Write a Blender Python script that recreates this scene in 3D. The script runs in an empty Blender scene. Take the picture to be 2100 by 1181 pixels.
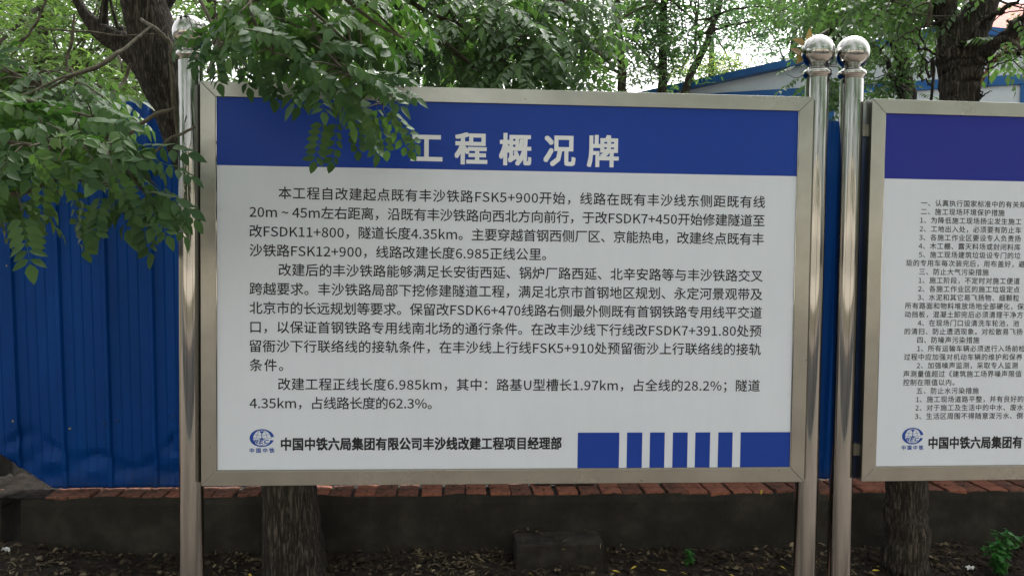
import bpy, math, random
import numpy as np
from mathutils import Vector, Matrix

random.seed(7)
rng = np.random.default_rng(7)
sc = bpy.context.scene
C = sc.collection
R = math.radians

# ------------------------------------------------------------------ camera
FPX, PITCH, ROLL = 1637.3, 0.0375, 0.0119
CAMP = np.array([0.0, 0.0, 1.55])
_F = np.array([0, math.cos(PITCH), -math.sin(PITCH)])
_R0 = np.array([1.0, 0, 0])
_U0 = np.array([0, math.sin(PITCH), math.cos(PITCH)])
_R = math.cos(ROLL) * _R0 + math.sin(ROLL) * _U0
_U = -math.sin(ROLL) * _R0 + math.cos(ROLL) * _U0
cd = bpy.data.cameras.new('camera')
cam = bpy.data.objects.new('camera', cd)
C.objects.link(cam)
cd.sensor_width = 36
cd.lens = FPX / 2100 * 36
cd.clip_start = 0.05
cd.clip_end = 2000
cam.matrix_world = Matrix(((_R[0], _U[0], -_F[0], 0), (_R[1], _U[1], -_F[1], 0),
                           (_R[2], _U[2], -_F[2], CAMP[2]), (0, 0, 0, 1)))
sc.camera = cam

# ------------------------------------------------------------------ sky, sun, exposure (overcast)
SUN_EL, SUN_AZ = 55.0, 25.0          # azimuth clockwise from +Y: high behind the board, slightly right
w = bpy.data.worlds.new("World")
sc.world = w
w.use_nodes = True
nt = w.node_tree
nt.nodes.clear()
sky = nt.nodes.new('ShaderNodeTexSky')
sky.sky_type = 'NISHITA'
sky.sun_disc = False
sky.sun_elevation = R(SUN_EL)
sky.sun_rotation = R(SUN_AZ)
sky.dust_density = 6
sky.air_density = 1.0
hs = nt.nodes.new('ShaderNodeHueSaturation')
hs.inputs['Saturation'].default_value = 0.12
bg = nt.nodes.new('ShaderNodeBackground')
bg.inputs['Strength'].default_value = 0.15
ow = nt.nodes.new('ShaderNodeOutputWorld')
nt.links.new(sky.outputs[0], hs.inputs['Color'])
nt.links.new(hs.outputs[0], bg.inputs['Color'])
nt.links.new(bg.outputs[0], ow.inputs['Surface'])
sd = bpy.data.lights.new('sun', 'SUN')
sun = bpy.data.objects.new('sun', sd)
C.objects.link(sun)
sd.energy = 1.0
sd.angle = R(25)
sd.color = (1.0, 0.97, 0.92)
_sdir = Vector((math.sin(R(SUN_AZ)) * math.cos(R(SUN_EL)), math.cos(R(SUN_AZ)) * math.cos(R(SUN_EL)), math.sin(R(SUN_EL))))
sun.rotation_euler = _sdir.to_track_quat('Z', 'Y').to_euler()
vs = sc.view_settings
vs.view_transform = 'Standard'
vs.look = 'None'
vs.gamma = 1
vs.use_curve_mapping = False
vs.exposure = 1.68
sc.cycles.max_bounces = 6
sc.cycles.transparent_max_bounces = 4
sc.cycles.diffuse_bounces = 3
sc.cycles.glossy_bounces = 3
sc.cycles.transmission_bounces = 3


def at(px, py, Y):
    """the world point at distance Y in front of the camera on the sight line of a pixel of the 2100 px photograph"""
    d = _F + (px - 1050) / FPX * _R - (py - 590.5) / FPX * _U
    return CAMP + d * (Y / d[1])


# ------------------------------------------------------------------ materials
def mat(name):
    m = bpy.data.materials.new(name)
    m.use_nodes = True
    t = m.node_tree
    b = t.nodes['Principled BSDF']
    return m, t, b


def noise(t, scale, detail=4, rough=0.6, coord='Object', stretch=None, lac=2.0):
    tc = t.nodes.new('ShaderNodeTexCoord')
    n = t.nodes.new('ShaderNodeTexNoise')
    n.inputs['Scale'].default_value = scale
    n.inputs['Detail'].default_value = detail
    n.inputs['Roughness'].default_value = rough
    src = tc.outputs[coord]
    if stretch:
        mp = t.nodes.new('ShaderNodeMapping')
        mp.inputs['Scale'].default_value = stretch
        t.links.new(src, mp.inputs['Vector'])
        src = mp.outputs['Vector']
    t.links.new(src, n.inputs['Vector'])
    return n


def ramp(t, fac, stops):
    r = t.nodes.new('ShaderNodeValToRGB')
    e = r.color_ramp.elements
    while len(e) < len(stops):
        e.new(0.5)
    for i, (p, c) in enumerate(stops):
        e[i].position = p
        e[i].color = (*c, 1)
    t.links.new(fac, r.inputs[0])
    return r


def bump(t, b, height, strength, dist):
    bp = t.nodes.new('ShaderNodeBump')
    bp.inputs['Strength'].default_value = strength
    bp.inputs['Distance'].default_value = dist
    t.links.new(height, bp.inputs['Height'])
    t.links.new(bp.outputs[0], b.inputs['Normal'])
    return bp


def mixed(name, c1, c2, scale, rough=0.8, bstr=0.4, bdist=0.004, stretch=None, c3=None, spec=0.3, metal=0.0, detail=6, lo=0.35, hi=0.65):
    m, t, b = mat(name)
    n = noise(t, scale, detail, 0.62, 'Object', stretch)
    st = [(lo, c1), (hi, c2)] if c3 is None else [(lo, c1), ((lo + hi) / 2, c3), (hi, c2)]
    r = ramp(t, n.outputs[0], st)
    t.links.new(r.outputs[0], b.inputs['Base Color'])
    b.inputs['Roughness'].default_value = rough
    b.inputs['Specular IOR Level'].default_value = spec
    b.inputs['Metallic'].default_value = metal
    n2 = noise(t, scale * 6, 5, 0.7, 'Object', stretch)
    bump(t, b, n2.outputs[0], bstr, bdist)
    return m


M = {}
# polished stainless steel (posts) and brushed stainless steel (frames)
m, t, b = mat('polished_steel')
b.inputs['Base Color'].default_value = (0.37, 0.365, 0.35, 1)
b.inputs['Metallic'].default_value = 1
n = noise(t, 3.0, 5, 0.6, 'Object', (6, 6, 0.6))
mr = t.nodes.new('ShaderNodeMapRange')
mr.inputs['To Min'].default_value = 0.03
mr.inputs['To Max'].default_value = 0.10
t.links.new(n.outputs[0], mr.inputs['Value'])
t.links.new(mr.outputs[0], b.inputs['Roughness'])
n2 = noise(t, 14, 3, 0.5, 'Object', (1, 1, 0.15))
bump(t, b, n2.outputs[0], 0.012, 0.002)
M['post'] = m
m, t, b = mat('ball_steel')
b.inputs['Base Color'].default_value = (0.47, 0.46, 0.44, 1)
b.inputs['Metallic'].default_value = 1
b.inputs['Roughness'].default_value = 0.035
n2 = noise(t, 18, 3, 0.5)
bump(t, b, n2.outputs[0], 0.05, 0.003)
M['ball'] = m


def brushed(name, stretch):
    m, t, b = mat(name)
    n = noise(t, 5, 6, 0.6)
    r = ramp(t, n.outputs[0], [(0.3, (0.32, 0.315, 0.285)), (0.7, (0.42, 0.415, 0.378))])
    # scattered rust specks and dried drops
    tc = t.nodes.new('ShaderNodeTexCoord')
    vo = t.nodes.new('ShaderNodeTexVoronoi')
    vo.inputs['Scale'].default_value = 22
    t.links.new(tc.outputs['Object'], vo.inputs['Vector'])
    nn = noise(t, 2.4, 3, 0.5)
    th = t.nodes.new('ShaderNodeMath')
    th.operation = 'MULTIPLY_ADD'
    th.inputs[1].default_value = -0.5
    th.inputs[2].default_value = 0.36
    t.links.new(nn.outputs[0], th.inputs[0])
    lt = t.nodes.new('ShaderNodeMath')
    lt.operation = 'ADD'
    t.links.new(vo.outputs['Distance'], lt.inputs[0])
    t.links.new(th.outputs[0], lt.inputs[1])
    sp_ = ramp(t, lt.outputs[0], [(0.09, (0.30, 0.26, 0.22)), (0.16, (1, 1, 1))])
    mm = t.nodes.new('ShaderNodeMixRGB')
    mm.blend_type = 'MULTIPLY'
    mm.inputs[0].default_value = 1
    t.links.new(r.outputs[0], mm.inputs[1])
    t.links.new(sp_.outputs[0], mm.inputs[2])
    r = mm
    t.links.new(r.outputs[0], b.inputs['Base Color'])
    b.inputs['Metallic'].default_value = 1
    nr = noise(t, 2.0, 4, 0.6)
    mr = t.nodes.new('ShaderNodeMapRange')
    mr.inputs['To Min'].default_value = 0.22
    mr.inputs['To Max'].default_value = 0.36
    t.links.new(nr.outputs[0], mr.inputs['Value'])
    t.links.new(mr.outputs[0], b.inputs['Roughness'])
    nb = noise(t, 60, 3, 0.6, 'Object', stretch)
    bump(t, b, nb.outputs[0], 0.10, 0.0015)
    return m


M['rail_h'] = brushed('brushed_steel_rail', (0.05, 1, 8))
M['rail_v'] = brushed('brushed_steel_stile', (8, 1, 0.05))


def printed(name, col, rough=0.42):
    m, t, b = mat(name)
    n = noise(t, 2.2, 4, 0.6)
    r = ramp(t, n.outputs[0], [(0.3, tuple(c * 0.95 for c in col)), (0.7, col)])
    ns = noise(t, 9, 6, 0.7, 'Object', (3.0, 1, 0.25))          # faint run-off streaks and dust
    rs = ramp(t, ns.outputs[0], [(0.30, (0.90, 0.90, 0.885)), (0.52, (1, 1, 1))])
    mm = t.nodes.new('ShaderNodeMixRGB')
    mm.blend_type = 'MULTIPLY'
    mm.inputs[0].default_value = 0.22
    t.links.new(r.outputs[0], mm.inputs[1])
    t.links.new(rs.outputs[0], mm.inputs[2])
    t.links.new(mm.outputs[0], b.inputs['Base Color'])
    b.inputs['Roughness'].default_value = rough
    b.inputs['Specular IOR Level'].default_value = 0.25
    nb = noise(t, 260, 2, 0.6, 'Object', (1, 1, 3))
    bump(t, b, nb.outputs[0], 0.12, 0.0008)
    return m


M['white'] = printed('white_print', (0.735, 0.780, 0.87))
M['blue'] = printed('blue_print', (0.008, 0.050, 0.35))
M['violet'] = printed('violet_blue_print', (0.018, 0.028, 0.30))
M['title'] = printed('white_lettering', (0.84, 0.86, 0.90))
M['ink'] = printed('black_ink', (0.022, 0.022, 0.028))
M['inkblue'] = printed('blue_ink', (0.018, 0.070, 0.38))

# blue painted steel sheet
m, t, b = mat('blue_sheet')
n = noise(t, 1.6, 7, 0.65, 'Object', (1, 1, 0.35))
r = ramp(t, n.outputs[0], [(0.30, (0.001, 0.036, 0.17)), (0.55, (0.001, 0.050, 0.24)), (0.8, (0.003, 0.070, 0.31))])
t.links.new(r.outputs[0], b.inputs['Base Color'])
tcs = t.nodes.new('ShaderNodeTexCoord')
sx = t.nodes.new('ShaderNodeSeparateXYZ')
t.links.new(tcs.outputs['Object'], sx.inputs[0])
nd = noise(t, 5, 7, 0.7)
md_ = t.nodes.new('ShaderNodeMath')
md_.operation = 'MULTIPLY_ADD'
md_.inputs[1].default_value = -2.6
t.links.new(sx.outputs['Z'], md_.inputs[0])
t.links.new(nd.outputs[0], md_.inputs[2])
rd = ramp(t, md_.outputs[0], [(0.28, (0, 0, 0)), (0.75, (1, 1, 1))])
mxd = t.nodes.new('ShaderNodeMixRGB')
mxd.inputs[2].default_value = (0.030, 0.032, 0.034, 1)
fm = t.nodes.new('ShaderNodeMath')
fm.operation = 'MULTIPLY'
fm.inputs[1].default_value = 0.55
t.links.new(rd.outputs[0], fm.inputs[0])
t.links.new(fm.outputs[0], mxd.inputs[0])
t.links.new(r.outputs[0], mxd.inputs[1])
t.links.new(mxd.outputs[0], b.inputs['Base Color'])
b.inputs['Roughness'].default_value = 0.45
b.inputs['Specular IOR Level'].default_value = 0.13
n2 = noise(t, 7, 4, 0.5, 'Object', (2.5, 1, 0.3))
bump(t, b, n2.outputs[0], 0.15, 0.006)
M['sheet'] = m
M['screw'] = mixed('zinc_screw', (0.35, 0.33, 0.25), (0.6, 0.55, 0.35), 200, 0.4, 0.1, 0.0005, metal=0.6)
M['render'] = mixed('dark_mossy_render', (0.013, 0.012, 0.009), (0.046, 0.042, 0.033), 5, 0.95, 0.8, 0.006, c3=(0.024, 0.022, 0.017), lo=0.3, hi=0.72)
M['mortar'] = mixed('grey_mortar', (0.018, 0.015, 0.012), (0.055, 0.049, 0.040), 18, 0.95, 0.8, 0.005)
M['brick'] = mixed('red_brick', (0.14, 0.055, 0.035), (0.36, 0.150, 0.090), 26, 0.92, 0.6, 0.003, c3=(0.25, 0.095, 0.058), lo=0.28, hi=0.72)
M['brickdark'] = mixed('dirty_red_brick', (0.065, 0.038, 0.026), (0.24, 0.095, 0.060), 26, 0.92, 0.7, 0.003)
M['soil'] = mixed('dark_soil', (0.012, 0.009, 0.007), (0.038, 0.029, 0.022), 14, 0.97, 1.0, 0.02)
M['concrete'] = mixed('dark_concrete', (0.013, 0.011, 0.008), (0.040, 0.036, 0.029), 12, 0.93, 0.7, 0.006)
M['palecon'] = mixed('weathered_concrete', (0.10, 0.10, 0.085), (0.30, 0.29, 0.26), 9, 0.9, 0.6, 0.006)


def bark(name, c1, c2, sc_=1.0):
    m, t, b = mat(name)
    tc = t.nodes.new('ShaderNodeTexCoord')
    mp = t.nodes.new('ShaderNodeMapping')
    mp.inputs['Scale'].default_value = (22 * sc_, 22 * sc_, 2.6 * sc_)
    t.links.new(tc.outputs['Object'], mp.inputs['Vector'])
    nz = t.nodes.new('ShaderNodeTexNoise')
    nz.inputs['Scale'].default_value = 1.6
    nz.inputs['Detail'].default_value = 5
    t.links.new(mp.outputs[0], nz.inputs['Vector'])
    mx = t.nodes.new('ShaderNodeMixRGB')
    mx.inputs[0].default_value = 0.6
    t.links.new(mp.outputs[0], mx.inputs[1])
    t.links.new(nz.outputs['Color'], mx.inputs[2])
    v = t.nodes.new('ShaderNodeTexVoronoi')
    v.feature = 'DISTANCE_TO_EDGE'
    v.inputs['Scale'].default_value = 5.5
    t.links.new(mx.outputs[0], v.inputs['Vector'])
    n = t.nodes.new('ShaderNodeTexNoise')
    n.inputs['Scale'].default_value = 5
    n.inputs['Detail'].default_value = 9
    n.inputs['Roughness'].default_value = 0.75
    t.links.new(mp.outputs[0], n.inputs['Vector'])
    ad = t.nodes.new('ShaderNodeMath')
    ad.operation = 'MULTIPLY_ADD'
    ad.inputs[1].default_value = 0.55
    t.links.new(v.outputs['Distance'], ad.inputs[0])
    t.links.new(n.outputs[0], ad.inputs[2])
    r = ramp(t, ad.outputs[0], [(0.38, tuple(c * 0.4 for c in c1)), (0.56, c1), (0.82, c2)])
    t.links.new(r.outputs[0], b.inputs['Base Color'])
    b.inputs['Roughness'].default_value = 0.95
    b.inputs['Specular IOR Level'].default_value = 0.15
    bump(t, b, ad.outputs[0], 1.0, 0.014)
    return m


M['bark'] = bark('furrowed_bark', (0.050, 0.043, 0.034), (0.135, 0.115, 0.088))
M['barkdark'] = bark('dark_bark', (0.034, 0.030, 0.024), (0.150, 0.130, 0.104))
M['twig'] = mixed('twig_bark', (0.050, 0.042, 0.030), (0.13, 0.115, 0.085), 40, 0.9, 0.4, 0.001)
M['redtwig'] = mixed('red_brown_bark', (0.085, 0.035, 0.024), (0.18, 0.085, 0.055), 40, 0.9, 0.4, 0.001)


def leafmat(name, c1, c2, trans, rough=0.5, spec=0.35, c3=None):
    m, t, b = mat(name)
    g = t.nodes.new('ShaderNodeNewGeometry')
    tc = t.nodes.new('ShaderNodeTexCoord')
    n = t.nodes.new('ShaderNodeTexNoise')
    n.inputs['Scale'].default_value = 1.7
    n.inputs['Detail'].default_value = 2
    t.links.new(g.outputs['Position'], n.inputs['Vector'])
    ad = t.nodes.new('ShaderNodeMath')
    ad.operation = 'MULTIPLY_ADD'
    ad.inputs[1].default_value = 0.55
    t.links.new(g.outputs['Random Per Island'], ad.inputs[0])
    sb = t.nodes.new('ShaderNodeMath')
    sb.operation = 'MULTIPLY_ADD'
    sb.inputs[1].default_value = 1.1
    sb.inputs[2].default_value = -0.33
    t.links.new(n.outputs[0], sb.inputs[0])
    t.links.new(sb.outputs[0], ad.inputs[2])
    st = [(0.1, c1), (0.85, c2)] if c3 is None else [(0.1, c1), (0.62, c2), (0.95, c3)]
    r = ramp(t, ad.outputs[0], st)
    t.links.new(r.outputs[0], b.inputs['Base Color'])
    oi = t.nodes.new('ShaderNodeObjectInfo')
    vr = ramp(t, oi.outputs['Random'], [(0.0, (0.78, 0.80, 0.80)), (0.6, (1.0, 1.0, 1.0)), (1.0, (1.28, 1.18, 0.95))])
    mv0 = t.nodes.new('ShaderNodeMixRGB')
    mv0.blend_type = 'MULTIPLY'
    mv0.inputs[0].default_value = 1.0 if name == 'pagoda_leaf' else 0.0
    t.links.new(r.outputs[0], mv0.inputs[1])
    t.links.new(vr.outputs[0], mv0.inputs[2])
    r = mv0
    t.links.new(r.outputs[0], b.inputs['Base Color'])
    b.inputs['Roughness'].default_value = rough
    b.inputs['Specular IOR Level'].default_value = spec
    tl = t.nodes.new('ShaderNodeBsdfTranslucent')
    mc = t.nodes.new('ShaderNodeMixRGB')
    mc.blend_type = 'MULTIPLY'
    mc.inputs[0].default_value = 1
    mc.inputs[2].default_value = (1.5, 1.9, 0.7, 1)
    t.links.new(r.outputs[0], mc.inputs[1])
    t.links.new(mc.outputs[0], tl.inputs['Color'])
    ms = t.nodes.new('ShaderNodeMixShader')
    ms.inputs[0].default_value = trans
    out = t.nodes['Material Output']
    t.links.new(b.outputs[0], ms.inputs[1])
    t.links.new(tl.outputs[0], ms.inputs[2])
    t.links.new(ms.outputs[0], out.inputs['Surface'])
    return m


M['leafnear'] = leafmat('pagoda_leaf', (0.034, 0.078, 0.030), (0.062, 0.122, 0.044), 0.26, 0.55, 0.25, c3=(0.105, 0.170, 0.060))
M['leafmid'] = leafmat('pagoda_leaf_mid', (0.058, 0.103, 0.050), (0.102, 0.165, 0.078), 0.34)
M['leaffar'] = leafmat('bright_leaf', (0.072, 0.112, 0.054), (0.128, 0.188, 0.088), 0.40, c3=(0.20, 0.26, 0.10))
M['leafblue'] = leafmat('bluish_leaf', (0.065, 0.120, 0.070), (0.11, 0.185, 0.100), 0.42)
M['leafyellow'] = leafmat('yellowing_leaf', (0.13, 0.19, 0.045), (0.34, 0.32, 0.06), 0.40)
M['leafgrey'] = leafmat('grey_green_leaf', (0.085, 0.115, 0.085), (0.16, 0.20, 0.15), 0.30)
M['leafdry'] = leafmat('dry_brown_leaf', (0.16, 0.09, 0.045), (0.34, 0.22, 0.13), 0.25)
M['weed'] = leafmat('weed_leaf', (0.035, 0.13, 0.030), (0.060, 0.21, 0.045), 0.3)
M['fallyellow'] = leafmat('fallen_yellow_leaf', (0.42, 0.30, 0.03), (0.58, 0.44, 0.06), 0.15)
M['litter'] = leafmat('leaf_litter', (0.018, 0.013, 0.009), (0.062, 0.046, 0.031), 0.05, 0.85, 0.15, c3=(0.26, 0.21, 0.13))
M['whitewall'] = mixed('white_panel', (0.56, 0.61, 0.63), (0.66, 0.70, 0.72), 3, 0.5, 0.05, 0.002)
M['bluetrim'] = mixed('blue_trim', (0.010, 0.085, 0.27), (0.018, 0.12, 0.34), 3, 0.4, 0.1, 0.002)
M['redroof'] = mixed('red_roof', (0.42, 0.12, 0.085), (0.55, 0.19, 0.14), 6, 0.7, 0.4, 0.01)
M['cream'] = mixed('cream_render', (0.45, 0.40, 0.33), (0.6, 0.55, 0.46), 4, 0.85, 0.3, 0.003)
M['asphalt'] = mixed('asphalt', (0.045, 0.044, 0.043), (0.075, 0.073, 0.070), 30, 0.92, 0.8, 0.006)
M['farsoil'] = mixed('earth_ground', (0.06, 0.055, 0.035), (0.13, 0.11, 0.075), 2, 0.95, 0.6, 0.03)
M['paper'] = mixed('white_paper', (0.6, 0.6, 0.6), (0.78, 0.78, 0.76), 50, 0.7, 0.3, 0.001)
M['pebble'] = mixed('brown_pebble', (0.07, 0.055, 0.042), (0.18, 0.14, 0.105), 30, 0.9, 0.4, 0.002)

# pavement: brick pattern
m, t, b = mat('pavement_bricks')
tc = t.nodes.new('ShaderNodeTexCoord')
bt = t.nodes.new('ShaderNodeTexBrick')
bt.inputs['Color1'].default_value = (0.150, 0.122, 0.100, 1)
bt.inputs['Color2'].default_value = (0.190, 0.155, 0.128, 1)
bt.inputs['Mortar'].default_value = (0.12, 0.10, 0.085, 1)
bt.inputs['Scale'].default_value = 1
bt.inputs['Brick Width'].default_value = 0.2
bt.inputs['Row Height'].default_value = 0.1
bt.inputs['Mortar Size'].default_value = 0.006
t.links.new(tc.outputs['Object'], bt.inputs['Vector'])
n = noise(t, 0.8, 6, 0.6)
mx = t.nodes.new('ShaderNodeMixRGB')
mx.blend_type = 'MULTIPLY'
mx.inputs[0].default_value = 0.6
t.links.new(bt.outputs[0], mx.inputs[1])
rr = ramp(t, n.outputs[0], [(0.3, (0.6, 0.6, 0.6)), (0.7, (1.1, 1.08, 1.05))])
t.links.new(rr.outputs[0], mx.inputs[2])
t.links.new(mx.outputs[0], b.inputs['Base Color'])
b.inputs['Roughness'].default_value = 0.9
bump(t, b, bt.outputs['Fac'], -0.4, 0.004)
M['pave'] = m


# ------------------------------------------------------------------ object helpers
def mesh(name, V, Fc, mats, smooth=False, mi=None):
    me = bpy.data.meshes.new(name)
    me.from_pydata([tuple(map(float, v)) for v in V], [], Fc)
    if not isinstance(mats, (list, tuple)):
        mats = [mats]
    for x in mats:
        me.materials.append(x)
    if smooth:
        me.polygons.foreach_set('use_smooth', [True] * len(me.polygons))
    if mi is not None:
        me.polygons.foreach_set('material_index', mi)
    me.update()
    return me


def big_mesh(name, V, Q, material):
    """fast mesh from numpy arrays, V (n,3), Q (m,3 or 4)"""
    me = bpy.data.meshes.new(name)
    k = Q.shape[1]
    me.vertices.add(len(V))
    me.vertices.foreach_set('co', np.ascontiguousarray(V, dtype=np.float32).ravel())
    me.loops.add(Q.size)
    me.loops.foreach_set('vertex_index', np.ascontiguousarray(Q, dtype=np.int32).ravel())
    me.polygons.add(len(Q))
    me.polygons.foreach_set('loop_start', np.arange(0, Q.size, k, dtype=np.int32))
    me.polygons.foreach_set('loop_total', np.full(len(Q), k, dtype=np.int32))
    me.materials.append(material)
    me.update(calc_edges=True)
    return me


def link(name, me, parent=None, loc=None, **props):
    o = bpy.data.objects.new(name, me)
    C.objects.link(o)
    if parent is not None:
        o.parent = parent
    if loc is not None:
        o.location = loc
    for k, v in props.items():
        o[k] = v
    return o


def thing(name, label, category, loc=(0, 0, 0), rz=0.0, group=None):
    o = bpy.data.objects.new(name, None)
    C.objects.link(o)
    o.location = loc
    o.rotation_euler = (0, 0, rz)
    o['label'] = label
    o['category'] = category
    if group:
        o['group'] = group
    return o


def box(x0, x1, y0, y1, z0, z1):
    V = [(x0, y0, z0), (x1, y0, z0), (x1, y1, z0), (x0, y1, z0), (x0, y0, z1), (x1, y0, z1), (x1, y1, z1), (x0, y1, z1)]
    Fc = [(0, 3, 2, 1), (4, 5, 6, 7), (0, 1, 5, 4), (1, 2, 6, 5), (2, 3, 7, 6), (3, 0, 4, 7)]
    return V, Fc


def bevel(o, w_=0.003, seg=2):
    md = o.modifiers.new('bevel', 'BEVEL')
    md.width = w_
    md.segments = seg
    md.limit_method = 'ANGLE'
    return o


def lathe(profile, seg=40):
    V, Fc = [], []
    for (r_, z) in profile:
        for i in range(seg):
            a = 2 * math.pi * i / seg
            V.append((r_ * math.cos(a), r_ * math.sin(a), z))
    for j in range(len(profile) - 1):
        for i in range(seg):
            k = (i + 1) % seg
            Fc.append((j * seg + i, j * seg + k, (j + 1) * seg + k, (j + 1) * seg + i))
    return V, Fc


def smooth_path(P, rad, n):
    """Catmull-Rom through the points"""
    P = np.array(P, float)
    rad = np.array(rad, float)
    if len(P) == 2:
        t_ = np.linspace(0, 1, n + 1)[:, None]
        return P[0] * (1 - t_) + P[1] * t_, rad[0] * (1 - t_[:, 0]) + rad[1] * t_[:, 0]
    Q = np.vstack([2 * P[0] - P[1], P, 2 * P[-1] - P[-2]])
    out, ro = [], []
    for i in range(len(P) - 1):
        a, b_, c, d = Q[i:i + 4]
        for s in np.linspace(0, 1, n, endpoint=False):
            out.append(0.5 * (2 * b_ + (c - a) * s + (2 * a - 5 * b_ + 4 * c - d) * s ** 2 + (3 * b_ - a - 3 * c + d) * s ** 3))
            ro.append(rad[i] * (1 - s) + rad[i + 1] * s)
    out.append(P[-1])
    ro.append(rad[-1])
    return np.array(out), np.array(ro)


def tube(P, rad, seg=8, n=6, rough=0.0, jit=0.0, seed=0):
    P, rad = smooth_path(P, rad, n)
    g = np.random.default_rng(seed)
    if jit:
        P[1:-1] += g.normal(0, jit, (len(P) - 2, 3))
    T = np.gradient(P, axis=0)
    T /= np.linalg.norm(T, axis=1)[:, None] + 1e-9
    ref = np.array([0.31, 0.95, 0.02])
    A = np.cross(T, ref)
    A /= np.linalg.norm(A, axis=1)[:, None] + 1e-9
    B = np.cross(T, A)
    ang = np.arange(seg) * 2 * math.pi / seg
    ph = g.uniform(0, 6.28, 4)
    V = []
    for j in range(len(P)):
        rr_ = rad[j] * (1 + rough * (0.5 * np.sin(3 * ang + ph[0] + j * 0.11) + 0.35 * np.sin(5 * ang + ph[1] - j * 0.17)
                                     + 0.3 * np.sin(9 * ang + ph[2] + 0.05 * j) + g.normal(0, 0.35, seg)))
        V.append(P[j] + np.outer(np.cos(ang) * rr_, A[j]) + np.outer(np.sin(ang) * rr_, B[j]))
    V = np.vstack(V)
    Fc = []
    m_ = len(P)
    for j in range(m_ - 1):
        for i in range(seg):
            k = (i + 1) % seg
            Fc.append((j * seg + i, j * seg + k, (j + 1) * seg + k, (j + 1) * seg + i))
    V = np.vstack([V, P[-1] + T[-1] * rad[-1] * 0.5])
    e = len(V) - 1
    for i in range(seg):
        Fc.append(((m_ - 1) * seg + i, (m_ - 1) * seg + (i + 1) % seg, e))
    return [tuple(v) for v in V], Fc


class MB:
    def __init__(self):
        self.V, self.F = [], []

    def add(self, VF):
        o = len(self.V)
        self.V += list(VF[0])
        self.F += [tuple(i + o for i in f) for f in VF[1]]
        return self

    def me(self, name, material, smooth=True):
        return mesh(name, self.V, self.F, material, smooth)


# ------------------------------------------------------------------ ground
def wy(x):
    """front face of the low wall"""
    return 4.19 + 0.064 * x


def fy(x):
    """foot of the blue fence"""
    return 4.385 + 0.088 * x


def grid_sheet(x0, x1, y0, y1, nx, ny, zf):
    V = [(x0 + (x1 - x0) * i / nx, y0 + (y1 - y0) * j / ny, 0) for j in range(ny + 1) for i in range(nx + 1)]
    V = [(x, y, zf(x, y)) for x, y, _ in V]
    Fc = [(j * (nx + 1) + i, j * (nx + 1) + i + 1, (j + 1) * (nx + 1) + i + 1, (j + 1) * (nx + 1) + i) for j in range(ny) for i in range(nx)]
    return V, Fc


V, Fc = grid_sheet(-400, 400, -400, 400, 20, 20, lambda x, y: -0.16)
link('ground', mesh('ground', V, Fc, M['farsoil']), kind='structure')
V, Fc = box(-12, 14, -1.6, 3.60, -0.14, 0.0)
V = [(x, y + (0.064 * x if y > 0 else 0), z) for x, y, z in V]
link('pavement', mesh('pavement', V, Fc, M['pave']), kind='structure')
V, Fc = box(-60, 60, -8.6, -1.75, -0.15, -0.13)
link('road', mesh('road', V, Fc, M['asphalt']), kind='structure')
V, Fc = box(-60, 60, -1.75, -1.602, -0.15, 0.005)
link('kerb', mesh('kerb', V, Fc, M['palecon']), kind='structure')
V, Fc = box(-60, 60, -12.0, -8.6, -0.15, 0.0)
link('far_pavement', mesh('far_pavement', V, Fc, M['pave']), kind='structure')


def soil_z(x, y):
    d = wy(x) - y
    z = -0.025 + 0.022 * math.exp(-max(d, 0) / 0.12) * (0.6 + 0.8 * math.sin(x * 3.1) ** 2)
    z += 0.06 * math.exp(-((x + 2.45) / 0.35) ** 2) + 0.010 * math.sin(x * 9.3 + y * 14) * math.cos(y * 21 - x * 4)
    return z


V, Fc = grid_sheet(-4.5, 6, 0, 1, 210, 14, lambda x, y: 0)
V = [(x, 3.70 + 0.064 * x + y * 0.56, 0) for x, y, _ in V]
V = [(x, y, soil_z(x, y)) for x, y, _ in V]
soil = link('planting_bed_soil', mesh('planting_bed_soil', V, Fc, M['soil'], True), kind='structure')

# kerb bricks along the bed: a piece of the setting with bricks of its own
edging = link('bed_edging', mesh('bed_edging', *box(-4.5, 6, 0.0, 0.115, -0.1, -0.052), M['mortar']), kind='structure')
edging.location = (0, 3.605, 0)
edging.rotation_euler = (0, 0, math.atan(0.064))
kb = bevel(link('brick', mesh('kerb_brick', *box(-0.112, 0.112, 0.004, 0.110, -0.05, 0.004), M['brick']), edging))
xk = -4.3
first = True
while xk < 5.6:
    o = kb if first else kb.copy()
    if not first:
        C.objects.link(o)
        o.parent = edging
    first = False
    o.location = (xk, random.uniform(-0.004, 0.004), random.uniform(-0.006, 0.002))
    o.rotation_euler = (random.uniform(-.02, .02), random.uniform(-.01, .01), random.uniform(-.015, .015))
    xk += 0.236

# ------------------------------------------------------------------ low wall with header bricks
WZ = 0.305
wall = thing('low_wall', 'low dark rendered wall capped with red bricks under the blue fence', 'wall', (0, 4.19, 0), math.atan(0.064))


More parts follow.
